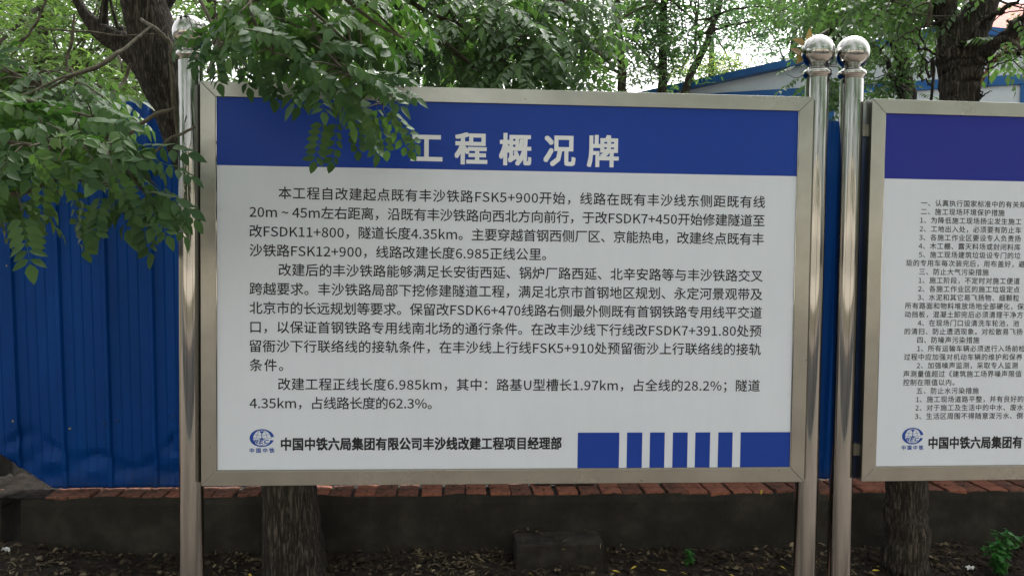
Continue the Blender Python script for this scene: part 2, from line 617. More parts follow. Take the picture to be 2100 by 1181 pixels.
def wall_body(x0, x1, seed):
    g = np.random.default_rng(seed)
    nx = int((x1 - x0) / 0.03)
    V, Fc = [], []
    rows = [0, 0.05, 0.1, 0.15, 0.2, 0.255, 0.292]
    ph = g.uniform(0, 6, 6)
    for i in range(nx + 1):
        x = x0 + (x1 - x0) * i / nx
        ch = 0.004 * math.sin(x * 7 + ph[0]) + 0.003 * math.sin(x * 17 + ph[1]) + g.normal(0, 0.0012)
        for z in rows:
            y = 0.003 * math.sin(x * 2.3 + z * 9 + ph[2]) + 0.002 * math.sin(x * 11 + z * 23 + ph[3]) + (0.006 if z == rows[-1] else 0)
            V.append((x, y, -0.08 if z == 0 else z + (ch * 1.6 if z > 0.28 else 0)))
        V.append((x, 0.012, 0.24))
        V.append((x, 0.35, 0.24))
        V.append((x, 0.35, -0.08))
    k = len(rows) + 3
    for i in range(nx):
        for j in range(k - 1):
            Fc.append((i * k + j, (i + 1) * k + j, (i + 1) * k + j + 1, i * k + j + 1))
    Fc.append(tuple(range(k)))
    Fc.append(tuple(nx * k + j for j in reversed(range(k))))
    return V, Fc


link('rendered_face', mesh('rendered_face', *wall_body(-2.50, 6.0, 1), M['render'], False), wall)
link('rendered_face', mesh('rendered_face_end', *wall_body(-4.6, -2.60, 2), M['render'], False), wall, label='separate end length of the rendered wall past the dark gap')
link('mortar_bed', mesh('mortar_bed', *box(-2.495, 5.99, 0.012, 0.34, 0.246, 0.288), M['mortar']), wall)
link('mortar_bed', mesh('mortar_bed_end', *box(-4.59, -2.605, 0.012, 0.34, 0.246, 0.288), M['mortar']), wall)
bm = [mesh('cap_brick', *box(-0.0535, 0.0535, 0.004, 0.235, 0.252, 0.303), M['brick']),
      mesh('cap_brick_dirty', *box(-0.0535, 0.0535, 0.004, 0.235, 0.252, 0.303), M['brickdark'])]
xk = -4.5
while xk < 4.9:
    if not (-2.62 < xk < -2.44):
        o = link('brick', bm[1] if random.random() < 0.4 or xk < -1.9 else bm[0], wall)
        o.location = (xk, 0.010 + random.uniform(-0.003, 0.006), random.uniform(-0.005, 0.002))
        o.rotation_euler = (random.uniform(-.02, .02), random.uniform(-.02, .02), random.uniform(-.03, .03))
        bevel(o, 0.004, 2)
    xk += 0.1195 + random.uniform(-0.002, 0.004)
# a lump of hardened mortar on the cap bricks
V, Fc = grid_sheet(-0.17, 0.17, -0.035, 0.035, 14, 5, lambda x, y: 0)
V = [(x + 0.32 + 0.012 * math.sin(y * 90), y + 0.17, 0.3085 + 0.010 * max(0, 1 - (x / 0.17) ** 2) * max(0, 1 - (y / 0.035) ** 2) + random.uniform(0, 0.003)) for x, y, _ in V]
link('mortar_lump', mesh('mortar_lump', V, Fc, M['mortar'], True), wall)

V, Fc = grid_sheet(-0.30, 0.30, 0, 0.34, 24, 12, lambda x, y: 0)
g0 = np.random.default_rng(8)
V = [(x - 2.62 + 0.02 * math.sin(y * 30), y - 0.002, 0.286 + max(0, 1 - (x / 0.30) ** 2) * (0.014 + 0.10 * y) * (0.5 + 0.9 * g0.random()) - (0.03 if abs(x) > .28 else 0)) for x, y, _ in V]
link('earth_heap', mesh('earth_heap', V, Fc, M['soil'], True), wall, label='heap of dark earth lying over the gap in the wall')

# ------------------------------------------------------------------ blue corrugated fence
FYAW = math.atan(0.088)
fence = thing('sheet_metal_fence', 'blue corrugated steel hoarding standing on the low brick wall', 'fence', (0, 4.385, WZ), FYAW)
LEAN = 0.050
FH = 2.02
RIB = 0.232


def fence_profile(x):
    """depth of the sheet (local y, minus is towards the road)"""
    p = (x + 0.055) % RIB
    d = 0.0
    if p < 0.034:
        d = -0.018 * min(1, min(p, 0.034 - p) / 0.009)
    for c in (0.085, 0.135, 0.185):
        q = abs(p - c)
        if q < 0.007:
            d += 0.0035 * (1 - q / 0.007)
    return d


def fence_sheet(x0, x1, seed):
    g = np.random.default_rng(seed)
    xs = []
    x = x0
    k0 = math.floor((x0 + 0.055) / RIB) - 1
    offs = [0, 0.009, 0.025, 0.034, 0.055, 0.078, 0.085, 0.092, 0.11, 0.128, 0.135, 0.142, 0.16, 0.178, 0.185, 0.192, 0.212]
    for k in range(k0, k0 + 12):
        for o_ in offs:
            xx = k * RIB - 0.055 + o_
            if x0 < xx < x1:
                xs.append(xx)
    xs = [x0] + xs + [x1]
    zs = [0.018 * i for i in range(21)] + [0.40, 0.46, 0.55, 0.8, 1.1, 1.4, 1.7, FH]
    ph = g.uniform(0, 6, 8)
    V, Fc = [], []
    for z in zs:
        for x in xs:
            cut = 0.0
            if x < -2.42:
                cut = max(0.0, (-2.42 - x) / 0.30 * 0.22)   # clipped lower left corner
            zz = max(z, cut) if z < 0.3 else z
            crumple = 0.0
            if z < 0.36:
                lim = 0.24 + 0.07 * math.sin(x * 7 + ph[5]) + 0.04 * math.sin(x * 17 + ph[6])
                a = max(0.0, min(1.0, (lim - z) / 0.05)) * min(1, 0.25 + z / 0.12)
                tri = lambda q: abs((q / 3.1416) % 2 - 1) * 2 - 1
                crumple = a * (0.007 * tri(x * 9 + z * 31 + ph[0]) + 0.006 * tri(x * 21 - z * 38 + ph[1]) + 0.004 * math.sin(x * 31 + z * 24 + ph[2])) + 0.010 * a
            wob = 0.004 * math.sin(x * 3 + ph[3] + z * 1.4)
            keep = 1.0 if z > 0.25 else 0.6 + 1.6 * z
            V.append((x, fence_profile(x) * keep + crumple + wob - LEAN * zz, zz))
    n_ = len(xs)
    for j in range(len(zs) - 1):
        for i in range(n_ - 1):
            Fc.append((j * n_ + i, j * n_ + i + 1, (j + 1) * n_ + i + 1, (j + 1) * n_ + i))
    return V, Fc


edges = [-2.745, -1.80, -0.875, 0.055, 0.985, 1.90, 2.83, 3.76, 4.69]
for i in range(len(edges) - 1):
    V, Fc = fence_sheet(edges[i], edges[i + 1] + 0.03, 20 + i)
    V = [(x, y - 0.0025 * (i % 2), z) for x, y, z in V]
    me = mesh('sheet', V, Fc, M['sheet'], True)
    me.set_sharp_from_angle(angle=R(16))
    o = link('sheet', me, fence)
    sm = o.modifiers.new('solid', 'SOLIDIFY')
    sm.thickness = 0.0012
    if i == 0:
        o['label'] = 'end sheet with its lower corner clipped off'
for z in (0.35, 1.15, 1.85):
    V, Fc = box(-2.70, 4.7, 0.012, 0.05, z - 0.02, z + 0.02)
    V = [(x, y - LEAN * z + 0.012, zz) for x, y, zz in V]
    link('cross_rail', mesh('cross_rail', V, Fc, M['palecon']), fence)
scr = mesh('screw', *lathe([(0.0, -0.004), (0.0032, -0.004), (0.0055, -0.003), (0.006, 0.0), (0.006, 0.003)], 10), M['screw'], True)
fi = Matrix.Rotation(-FYAW, 4, 'Z')
for (px, py) in [(29, 862), (144, 878), (215, 869), (241, 863), (354, 853), (20, 412), (128, 418), (16, 545), (160, 270), (330, 268)]:
    P = at(px, py, 4.385)
    for _ in range(4):
        zl = P[2] - WZ
        P = at(px, py, 4.385 + 0.088 * P[0] - LEAN * zl)
    L = fi @ (Vector(P) - Vector((0, 4.385, WZ)))
    o = link('screw', scr, fence)
    o.location = (L.x, fence_profile(L.x) - LEAN * L.z - 0.004, L.z)
    o.rotation_euler = (R(90), 0, 0)

# old concrete gate pillar beyond the fence's left end
pl = MB().add(box(-0.19, 0.19, -0.19, 0.19, 0, 1.42))
gp = bevel(link('gate_pillar', pl.me('gate_pillar', M['concrete'], False), None, (-3.06, 4.75, -0.1),
                label='weathered dark concrete pillar behind the clipped end of the blue fence', category='pillar'), 0.015)

# ------------------------------------------------------------------ notice boards
BW, BH, RAIL, FD = 2.0, 1.2951, 0.0475, 0.072
TOPZ = 2.0979


def rail_prism(a, b_, depth=FD):
    """a = outer edge (2 pts), b_ = inner edge (2 pts), in (u, z) ; front at y=0"""
    P = [a[0], a[1], b_[1], b_[0]]
    V = [(p[0], 0.0, p[1]) for p in P] + [(p[0], depth, p[1]) for p in P]
    Fc = [(0, 1, 2, 3), (7, 6, 5, 4), (0, 4, 5, 1), (1, 5, 6, 2), (2, 6, 7, 3), (3, 7, 4, 0)]
    return V, Fc


def flat(name, polys, material, parent, y, kind=None):
    V, Fc = [], []
    for P in polys:
        o_ = len(V)
        V += [(p[0], y, TOPZ - p[1]) for p in P]
        Fc.append(tuple(range(o_, o_ + len(P))))
    o = link(name, mesh(name, V, Fc, material), parent)
    return o


try:      # the plain sans serif that ships inside Blender, for the Latin letters and figures
    LATIN = bpy.data.fonts.load(bpy.utils.system_resource('DATAFILES', path='fonts') + '/Noto Sans CJK Regular.woff2')
except Exception:
    LATIN = None


GLYPH = {}


def _ink(body, font):
    cu = bpy.data.curves.new('line', 'FONT')
    cu.body = body
    cu.size = 1.0
    cu.resolution_u = 2
    if font is not None:
        cu.font = font
    o = bpy.data.objects.new('line', cu)
    C.objects.link(o)
    bpy.context.view_layer.update()
    me_ = bpy.data.meshes.new_from_object(o)
    V_ = np.array([v.co[:2] for v in me_.vertices]).reshape(-1, 2)
    F_ = [tuple(p.vertices) for p in me_.polygons]
    bpy.data.meshes.remove(me_)
    bpy.data.objects.remove(o)
    bpy.data.curves.remove(cu)
    return V_, F_


def glyph(c):
    """(vertices, faces, advance) of one character at size 1"""
    if c not in GLYPH:
        if ord(c) < 127:
            V_, F_ = _ink(c, LATIN) if c != ' ' else (np.zeros((0, 2)), [])
            hh = _ink('H', LATIN)[0][:, 0].max()
            kk = 0.705 / np.ptp(_ink('H', LATIN)[0][:, 1])      # capitals to 0.7 of the Chinese body
            k = np.array([kk * 1.09, kk])
            GLYPH[c] = (V_ * k, F_, (_ink(c + 'H', LATIN)[0][:, 0].max() - hh) * k[0])
        else:
            V_, F_ = _ink(c, None)
            GLYPH[c] = (V_, F_, 1.0)
    return GLYPH[c]


def text_mesh(s, size, spacing, width=None, shear=0.0):
    """one line of lettering: vertices (n,2) in metres from a left/centre origin, and faces"""
    gl_ = [glyph(c) for c in s]
    adv = np.array([g_[2] for g_ in gl_])
    tight = np.array([0.45 if ord(c) < 127 else 1.0 for c in s])
    x0 = gl_[0][0][:, 0].min()
    end = gl_[-1][0][:, 0].max() - x0
    if width is not None:
        extra = (width / size - adv[:-1].sum() - end) / tight[:-1].sum()
    else:
        extra = (spacing - 1) * 0.5
    V_, F_, x, n_ = [], [], -x0, 0
    for g_, t_ in zip(gl_, tight):
        if len(g_[0]):
            V_.append(g_[0] + [x, 0])
            F_ += [tuple(i + n_ for i in f) for f in g_[1]]
            n_ += len(g_[0])
        x += g_[2] + extra * t_
    V_ = np.vstack(V_)
    V_[:, 1] -= 0.380
    V_[:, 0] += shear * V_[:, 1]
    return V_ * size, F_


def text_line(name, s, u0, v, size, material, parent, y, width=None, spacing=1.0, bold=0.0, xs=1.0, slope=0.0, shear=0.0):
    V_, F_ = text_mesh(s, size, spacing, None if width is None else width / xs, shear)
    n_ = len(V_)
    offs = [(0, 0)]
    if bold:        # thicker strokes: the same print laid over itself, slightly shifted
        offs += [(bold * size * i, bold * size * j) for i in (-1, 0, 1) for j in (-1, 0, 1) if i or j] if bold > 0.015 else [(-bold * size, 0), (bold * size, 0), (0, bold * size), (0, -bold * size)]
    V3, F3 = [], []
    for k, (dx, dz) in enumerate(offs):
        V3 += [(u0 + p[0] * xs + dx, y - k * 0.00003, TOPZ - v + p[1] - slope * p[0] + dz) for p in V_]
        F3 += [tuple(i + k * n_ for i in f) for f in F_]
    F_ = F3
    return link(name, mesh(name, V3, F_, material), parent)


def ell(cx, cy, a, b_, t0, t1, n=40):
    return [(cx + a * math.cos(t), cy - b_ * math.sin(t)) for t in np.linspace(t0, t1, n)]


def band(pts, wdt):
    """thin stroke along a polyline, as quads"""
    out = []
    for (a, b_) in zip(pts[:-1], pts[1:]):
        dx, dy = b_[0] - a[0], b_[1] - a[1]
        l = math.hypot(dx, dy) + 1e-9
        nx_, ny_ = -dy / l * wdt / 2, dx / l * wdt / 2
        out.append([(a[0] + nx_, a[1] + ny_), (b_[0] + nx_, b_[1] + ny_), (b_[0] - nx_, b_[1] - ny_), (a[0] - nx_, a[1] - ny_)])
    return out


def railway_logo(cx, cy, s, parent, y):
    """oval letter C round a globe with a rail section and the letters REC"""
    polys = []
    a, b_ = 0.0390 * s, 0.0290 * s
    t0, t1 = 0.10, 2 * math.pi - 0.26
    n = 56
    ts = np.linspace(t0, t1, n)
    outer = [(cx + a * math.cos(t), cy - b_ * math.sin(t)) for t in ts]
    inner = [(cx + 0.0005 + a * 0.715 * math.cos(t), cy - b_ * 0.885 * math.sin(t)) for t in ts]
    for i in range(n - 1):
        polys.append([outer[i], outer[i + 1], inner[i + 1], inner[i]])
    lw = 0.0011 * s
    for f in (0.42,):
        polys += band(ell(cx, cy, a * f, b_ * 0.88, 0.15, math.pi - 0.15, 16), lw)
        polys += band(ell(cx, cy, a * f, b_ * 0.88, 0.0, 0.16, 4), lw)
        polys += band(ell(cx, cy, a * f, b_ * 0.88, math.pi - .16, math.pi, 4), lw)
    polys += band([(cx - a * 0.72, cy), (cx - a * .12, cy)], lw)
    polys += band([(cx + a * .12, cy), (cx + a * 0.8, cy)], lw)
    polys += band([(cx - a * .66, cy - b_ * .44), (cx - a * .4, cy - b_ * .33), (cx - a * .1, cy - b_ * .28)], lw)
    polys += band([(cx + a * .1, cy - b_ * .28), (cx + a * .4, cy - b_ * .33), (cx + a * .62, cy - b_ * .44)], lw)
    k = a / 0.039
    # rail section: head, web, foot
    g = lambda x, yv: (cx + x * 0.001 * k, cy - yv * 0.001 * k)
    polys.append([g(-6, 21), g(-4, 23.4), g(-0.8, 22.2), g(0.8, 22.2), g(4, 23.4), g(6, 21), g(5.2, 18), g(1.6, 15), g(-1.6, 15), g(-5.2, 18)])
    polys.append([g(-1.6, 15), g(1.6, 15), g(1.1, 1.5), g(-1.1, 1.5)])
    polys.append([g(-1.1, 1.5), g(1.1, 1.5), g(4.5, -2.4), g(10.5, -3.6), g(10.5, -5.0), g(-10.5, -5.0), g(-10.5, -3.6), g(-4.5, -2.4)])
    # converging lines below the letters
    polys += band([g(-12, -17.5), g(0, -26.5)], lw)
    polys += band([g(12, -17.5), g(0, -26.5)], lw)
    polys += band([g(-5, -17.5), g(0, -26.5)], lw * .8)
    polys += band([g(5, -17.5), g(0, -26.5)], lw * .8)
    lg = flat('logo', polys, M['inkblue'], parent, y)
    text_line('logo_lettering', 'REC', cx - 0.0235 * s, cy + 0.0113 * s, 0.0165 * s, M['inkblue'], parent, y - 0.0003, width=0.045 * s, bold=0.035, xs=1.45, shear=0.25)
    text_line('logo_lettering', '中国中铁', cx - 0.0385 * s, cy + 0.0405 * s, 0.0165 * s, M['inkblue'], parent, y - 0.0003, width=0.078 * s, bold=0.022)
    return lg


def post_part(board, u, y, ztop, label=None):
    """polished post with a collar and a ball finial"""
    p = link('post', mesh('post', *lathe([(0.0378, -0.35)] + [(0.0380, z) for z in np.linspace(0.0, ztop - 0.004, 12)] + [(0.0372, ztop)], 56), M['post'], True), board, (u, y, 0))
    if label:
        p['label'] = label
    prof = [(0.0385, -0.001), (0.0400, 0.001), (0.0405, 0.003), (0.0440, 0.006), (0.0468, 0.011), (0.0475, 0.016), (0.0468, 0.021), (0.0440, 0.025),
            (0.0385, 0.0275), (0.0350, 0.0285), (0.0330, 0.030), (0.0325, 0.034), (0.0300, 0.036), (0.0255, 0.0375), (0.023, 0.041), (0.023, 0.05)]
    c = link('collar', mesh('collar', *lathe(prof, 48), M['ball'], True), p, (0, 0, ztop))
    br = 0.0555
    bp = [(br * math.sin(a), -br * math.cos(a)) for a in np.linspace(0.35, math.pi - 0.001, 26)]
    link('finial_ball', mesh('finial_ball', *lathe(bp, 48), M['ball'], True), p, (0, 0, ztop + 0.0885))
    return p


PY = -0.0  # front plane


def notice_board(label, loc, yaw, post_us, header_mat):
    bd = thing('notice_board', label, 'sign', (loc[0], loc[1], 0), yaw, 'stainless steel notice boards in a row')
    z0, z1 = TOPZ, TOPZ - BH
    g = 0.0006
    link('frame_rail', mesh('rail_top', *rail_prism([(g, z0), (BW - g, z0)], [(RAIL + g, z0 - RAIL), (BW - RAIL - g, z0 - RAIL)]), M['rail_h']), bd)
    link('frame_rail', mesh('rail_bottom', *rail_prism([(BW - g, z1), (g, z1)], [(BW - RAIL - g, z1 + RAIL), (RAIL + g, z1 + RAIL)]), M['rail_h']), bd)
    link('frame_rail', mesh('rail_left', *rail_prism([(0, z1 + g), (0, z0 - g)], [(RAIL, z1 + RAIL + g), (RAIL, z0 - RAIL - g)]), M['rail_v']), bd)
    link('frame_rail', mesh('rail_right', *rail_prism([(BW, z0 - g), (BW, z1 + g)], [(BW - RAIL, z0 - RAIL - g), (BW - RAIL, z1 + RAIL + g)]), M['rail_v']), bd)
    for o in bd.children:
        bevel(o, 0.0012, 2)
    # dark core closing the mitre joints from behind
    link('back_plate', mesh('back_plate', *box(0.004, BW - 0.004, 0.020, FD - 0.003, z1 + 0.004, z0 - 0.004), M['rail_v']), bd)
    pn = link('panel', mesh('panel', *box(RAIL - 0.003, BW - RAIL + 0.003, 0.006, 0.0195, z1 + RAIL - 0.003, z0 - RAIL + 0.003), M['white']), bd)
    # thin inner lip of the frame
    for (x0, x1, za, zb) in ((RAIL, BW - RAIL, z1 + RAIL, z1 + RAIL + 0.0035), (RAIL, RAIL + 0.003, z1 + RAIL + 0.004, z0 - RAIL - 0.0005), (BW - RAIL - 0.003, BW - RAIL, z1 + RAIL + 0.004, z0 - RAIL - 0.0005)):
        link('inner_lip', mesh('inner_lip', *box(x0, x1, 0.0025, 0.0056, za, zb), M['post']), bd)
    for u in post_us:
        post_part(bd, u, 0.052, TOPZ + 0.0745)
    # brackets between post and frame
    for u in post_us:
        s = 1 if u < 0 else -1
        e0 = 0.0 if u < 0 else BW
        for z in (z0 - 0.10, z1 + 0.10):
            x0, x1 = sorted((u + s * 0.030, e0 - s * 0.0005))
            link('bracket', mesh('bracket', *box(x0, x1, 0.040, 0.060, z - 0.02, z + 0.02), M['rail_v']), bd)
    return bd, pn


OB = np.array([-0.9961, 2.5512])
U1 = np.array([math.cos(0.0669), math.sin(0.0669)])
board, panel = notice_board('steel framed notice board with white title on blue header and large Chinese paragraphs',
                            OB, 0.0669, (-0.046, BW + 0.033), M['blue'])
FY = 0.0056    # print layer in front of the panel
flat('header_band', [[(RAIL, RAIL), (BW - RAIL, RAIL), (BW - RAIL, 0.2632), (RAIL, 0.2632)]], M['blue'], panel, FY)
text_line('title_lettering', '工程概况牌', 0.6672, 0.1935, 0.1080, M['title'], panel, FY - 0.0004, width=0.676, bold=0.027)
LINES = [
    (0.2440, 1.8435, '本工程自改建起点既有丰沙铁路FSK5+900开始，线路在既有丰沙线东侧距既有线'),
    (0.1525, 1.8430, '20m ~ 45m左右距离，沿既有丰沙铁路向西北方向前行，于改FSDK7+450开始修建隧道至'),
    (0.1525, 1.8420, '改FSDK11+800，隧道长度4.35km。主要穿越首钢西侧厂区、京能热电，改建终点既有丰'),
    (0.1525, 1.1100, '沙铁路FSK12+900，线路改建长度6.985正线公里。'),
    (0.2445, 1.8415, '改建后的丰沙铁路能够满足长安街西延、锅炉厂路西延、北辛安路等与丰沙铁路交叉'),
    (0.1525, 1.8415, '跨越要求。丰沙铁路局部下挖修建隧道工程，满足北京市首钢地区规划、永定河景观带及'),
    (0.1525, 1.8415, '北京市的长远规划等要求。保留改FSDK6+470线路右侧最外侧既有首钢铁路专用线平交道'),
    (0.1550, 1.8410, '口，以保证首钢铁路专用线南北场的通行条件。在改丰沙线下行线改FSDK7+391.80处预'),
    (0.1525, 1.8410, '留衙沙下行联络线的接轨条件，在丰沙线上行线FSK5+910处预留衙沙上行联络线的接轨'),
    (0.1525, 0.2590, '条件。'),
    (0.2430, 1.8405, '改建工程正线长度6.985km，其中：路基U型槽长1.97km，占全线的28.2%；隧道'),
    (0.1525, 0.7390, '4.35km，占线路长度的62.3%。')]
for i, (u0, u1, s) in enumerate(LINES):
    text_line('paragraph_lettering', s, u0, 0.3478 + i * 0.06165, 0.0432, M['ink'], panel, FY, width=u1 - u0, bold=0.011, slope=0.0022)
railway_logo(0.1912, 1.1402, 1.0, panel, FY)
text_line('footer_lettering', '中国中铁六局集团有限公司丰沙线改建工程项目经理部', 0.2530, 1.1605, 0.0440, M['ink'], panel, FY, width=0.916, bold=0.030, xs=0.86)
for (a, b_) in [(1.2242, 1.3641), (1.3902, 1.4419), (1.4679, 1.5183), (1.5459, 1.5966), (1.6226, 1.6736), (1.7012, 1.7509), (1.7784, BW - RAIL)]:
    flat('blue_block', [[(a, 1.1255), (b_, 1.1255), (b_, BH - RAIL), (a, BH - RAIL)]], M['blue'], panel, FY)

G = OB + 2.2021 * U1
board2, panel2 = notice_board('steel framed notice board with plain violet blue header and small numbered text',
                              G, 0.0853, (-0.047, BW + 0.033), M['violet'])
flat('header_band', [[(RAIL, RAIL), (BW - RAIL, RAIL), (BW - RAIL, 0.2650), (RAIL, 0.2650)]], M['violet'], panel2, FY)
RL = [(0.1856, '一、认真执行国家标准中的有关规'), (0.1856, '二、施工现场环境保护措施'), (0.1840, '1、为降低施工现场扬尘发生施工'), (0.1832, '2、工地出入处，必须要有防止车'),
      (0.1824, '3、各施工作业区要设专人负责扬'), (0.1816, '4、木工棚、露天料场或封闭料库'), (0.1830, '5、施工现场建筑垃圾设专门的垃'), (0.1383, '圾的专用车每次装完后，用布盖好，避'),
      (0.1862, '三、防止大气污染措施'), (0.1854, '1、施工阶段，不定时对施工便道'), (0.1846, '2、各施工作业区的施工垃圾定点'), (0.1838, '3、水泥和其它易飞扬物、细颗粒'),
      (0.1394, '所有路面和物料堆放场地全部硬化，保'), (0.1394, '动挡板，混凝土卸完后必须清理干净方'), (0.1866, '4、在现场门口设清洗车轮池，池'), (0.1405, '的清扫、防止遗洒现象。对松散易飞扬'),
      (0.1868, '四、防噪声污染措施'), (0.1878, '1、所有运输车辆必须进行入场前检'), (0.1415, '过程中应加强对机动车辆的维护和保养'), (0.1879, '2、加强噪声监测，采取专人监测'),
      (0.1405, '声测量值超过《建筑施工场界噪声限值'), (0.1408, '控制在限值以内。'), (0.1900, '五、防止水污染措施'), (0.1892, '1、施工现场道路平整，并有良好的'),
      (0.1880, '2、对于施工及生活中的中水、废水'), (0.1872, '3、生活区周围不得随意泼污水、倒')]
for i, (u0, s) in enumerate(RL):
    text_line('paragraph_lettering', s, u0, 0.3446 + i * 0.02913, 0.0240, M['ink'], panel2, FY, spacing=1.115, bold=0.010)
railway_logo(0.1810, 1.1410, 0.985, panel2, FY)
text_line('footer_lettering', '中国中铁六局集团有', 0.2400, 1.1655, 0.0440, M['ink'], panel2, FY, width=0.340, bold=0.030, xs=0.86)

# ------------------------------------------------------------------ foliage machinery
def frond_template(n_pairs=5, L=0.2, ll=0.048, lw=0.025, droop=0.25, hang=0.5, seed=0, low=False):
    """a pinnate leaf along +x: leaflets in pairs plus one at the tip"""
    g = np.random.default_rng(seed)
    V, T = [], []

    def rach(s):
        return np.array([L * s, 0.0, -droop * L * s * s])
    if not low:
        ss = np.linspace(0, 1, 5)
        for s in ss:
            p = rach(s)
            r_ = 0.0011 * (1 - 0.5 * s)
            V += [p + (0, r_, 0), p + (0, -r_, 0), p + (0, 0, r_)]
        for j in range(4):
            a = j * 3
            for q in ((0, 1), (1, 2), (2, 0)):
                T += [(a + q[0], a + q[1], a + 3 + q[1]), (a + q[0], a + 3 + q[1], a + 3 + q[0])]

    def leaflet(p, d, nrm, l, w_):
        side = np.cross(nrm, d)
        side /= np.linalg.norm(side) + 1e-9
        o = len(V)
        bend = g.uniform(0.05, 0.22)
        fold = g.uniform(0.10, 0.40)
        if low:
            for (a, b_) in ((0, 0), (0.45, 0.5), (1, 0), (0.45, -0.5)):
                V.append(p + d * l * a + side * w_ * b_ + nrm * (abs(b_) * fold * w_ - bend * l * a * a))
            T.extend([(o, o + 1, o + 2), (o, o + 2, o + 3)])
            return
        for (a, b_) in ((0, 0), (0.16, 0.30), (0.40, 0.50), (0.74, 0.30), (1, 0), (0.74, -0.30), (0.40, -0.50), (0.16, -0.30), (0.42, 0), (0.74, 0)):
            V.append(p + d * l * a + side * w_ * b_ + nrm * (abs(b_) * fold * w_ - bend * l * a * a))
        for f in ((0, 8, 2), (0, 2, 1), (8, 9, 3), (8, 3, 2), (9, 4, 3), (0, 6, 8), (0, 7, 6), (8, 5, 9), (8, 6, 5), (9, 5, 4)):
            T.append(tuple(o + i for i in f))
    for k in range(n_pairs):
        s = 0.18 + 0.74 * k / max(1, n_pairs - 1)
        for sd_ in (1, -1):
            a = R(g.uniform(52, 72))
            h = hang * g.uniform(0.5, 1.4)
            d = np.array([math.cos(a), sd_ * math.sin(a), -h])
            d /= np.linalg.norm(d)
            nrm = np.cross(d, np.array([0, 0, 1.0]))
            nrm = np.cross(nrm, d)
            nrm += g.normal(0, 0.18, 3)
            nrm /= np.linalg.norm(nrm)
            z = g.uniform(0.85, 1.1) * (1 - 0.25 * abs(s - 0.5))
            leaflet(rach(s) + np.array([0, sd_ * 0.002, 0]), d, nrm, ll * z, lw * z)
    d = np.array([1, 0, -2 * droop - 0.2])
    d /= np.linalg.norm(d)
    leaflet(rach(1), d, np.array([0.3, g.normal(0, .2), 1.0]) / 1.05, ll * 1.1, lw * 1.1)
    return np.array(V, float), np.array(T, int)


def frame_from(D, up):
    """rotation matrices (n,3,3) with columns x=D, z near up"""
    D = D / (np.linalg.norm(D, axis=1)[:, None] + 1e-9)
    Y = np.cross(up, D)
    Y /= np.linalg.norm(Y, axis=1)[:, None] + 1e-9
    Z = np.cross(D, Y)
    return np.stack([D, Y, Z], axis=2)


def scatter(templates, P, D, up, scale):
    Vs, Ts = [], []
    o = 0
    n = len(P)
    which = rng.integers(0, len(templates), n)
    Rm = frame_from(D, up)
    for k, (tv, tt) in enumerate(templates):
        idx = np.where(which == k)[0]
        if not len(idx):
            continue
        W = np.einsum('nij,vj->nvi', Rm[idx], tv) * scale[idx][:, None, None] + P[idx][:, None, :]
        Vs.append(W.reshape(-1, 3))
        T = tt[None] + (np.arange(len(idx)) * len(tv))[:, None, None] + o
        Ts.append(T.reshape(-1, 3))
        o += len(idx) * len(tv)
    return np.vstack(Vs), np.vstack(Ts)


def inpoly(x, y, poly):
    c = False
    j = len(poly) - 1
    for i in range(len(poly)):
        xi, yi = poly[i]
        xj, yj = poly[j]
        if (yi > y) != (yj > y) and x < (xj - xi) * (y - yi) / (yj - yi) + xi:
            c = not c
        j = i
    return c


def rand_in(poly, g):
    xs = [p[0] for p in poly]
    ys = [p[1] for p in poly]
    while True:
        x, y = g.uniform(min(xs), max(xs)), g.uniform(min(ys), max(ys))
        if inpoly(x, y, poly):
            return x, y


def twigs_in(poly, hubs, Yr, ntw, gap, g, wood, rad=0.0022, droop=0.35):
    """twigs that leave the hub branches and end inside the region; returns frond bases, directions"""
    P, D = [], []
    for _ in range(ntw):
        x, y = rand_in(poly, g)
        end = at(x, y, g.uniform(*Yr))
        hub = min(hubs, key=lambda h: min(np.linalg.norm(q - end) for q in h)) if g.random() < 0.8 else hubs[g.integers(len(hubs))]
        hs_ = smooth_path(hub, [0] * len(hub), 8)[0]
        dd = np.linalg.norm(hs_ - end, axis=1)
        ok = np.where(dd < max(dd.min() * 1.4, 0.25))[0]
        st = hs_[g.choice(ok)]
        L = np.linalg.norm(end - st)
        mid = (st + end) / 2 + np.array([0, 0, 0.14 * L]) + g.normal(0, 0.06 * L, 3)
        path, _r = smooth_path([st, mid, end], [1, 1, 1], 6)
        wood.add(tube([st, mid, end], [rad * (1.2 + L * 2), rad * 1.3, rad * 0.7], 5, 5))
        seglen = np.r_[0, np.cumsum(np.linalg.norm(np.diff(path, axis=0), axis=1))]
        s = seglen[-1] * 0.25
        side = 1
        while s < seglen[-1]:
            j = min(np.searchsorted(seglen, s), len(path) - 1)
            T = path[j] - path[j - 1]
            T /= np.linalg.norm(T) + 1e-9
            lat = np.cross(T, [0, 0, 1.0])
            lat /= np.linalg.norm(lat) + 1e-9
            d = T * g.uniform(0.3, 0.8) + side * lat * g.uniform(0.6, 1.1) + np.array([0, 0, -droop * g.uniform(0, 1.6)])
            P.append(path[j])
            D.append(d / np.linalg.norm(d))
            side = -side
            s += gap * g.uniform(0.7, 1.3)
        T = path[-1] - path[-2]
        P.append(path[-1])
        D.append(T / np.linalg.norm(T) + np.array([0, 0, -droop]))
    return P, D


# ------------------------------------------------------------------ tree in front of the wall, left (leans behind the big board)
treeA = thing('pagoda_tree', 'dark leaning forked tree behind the left post, leafy sprays hanging over the blue header', 'tree',
              tuple(at(603, 1190, 3.93)[:2]) + (0,), 0)
OA = np.array(treeA.location)


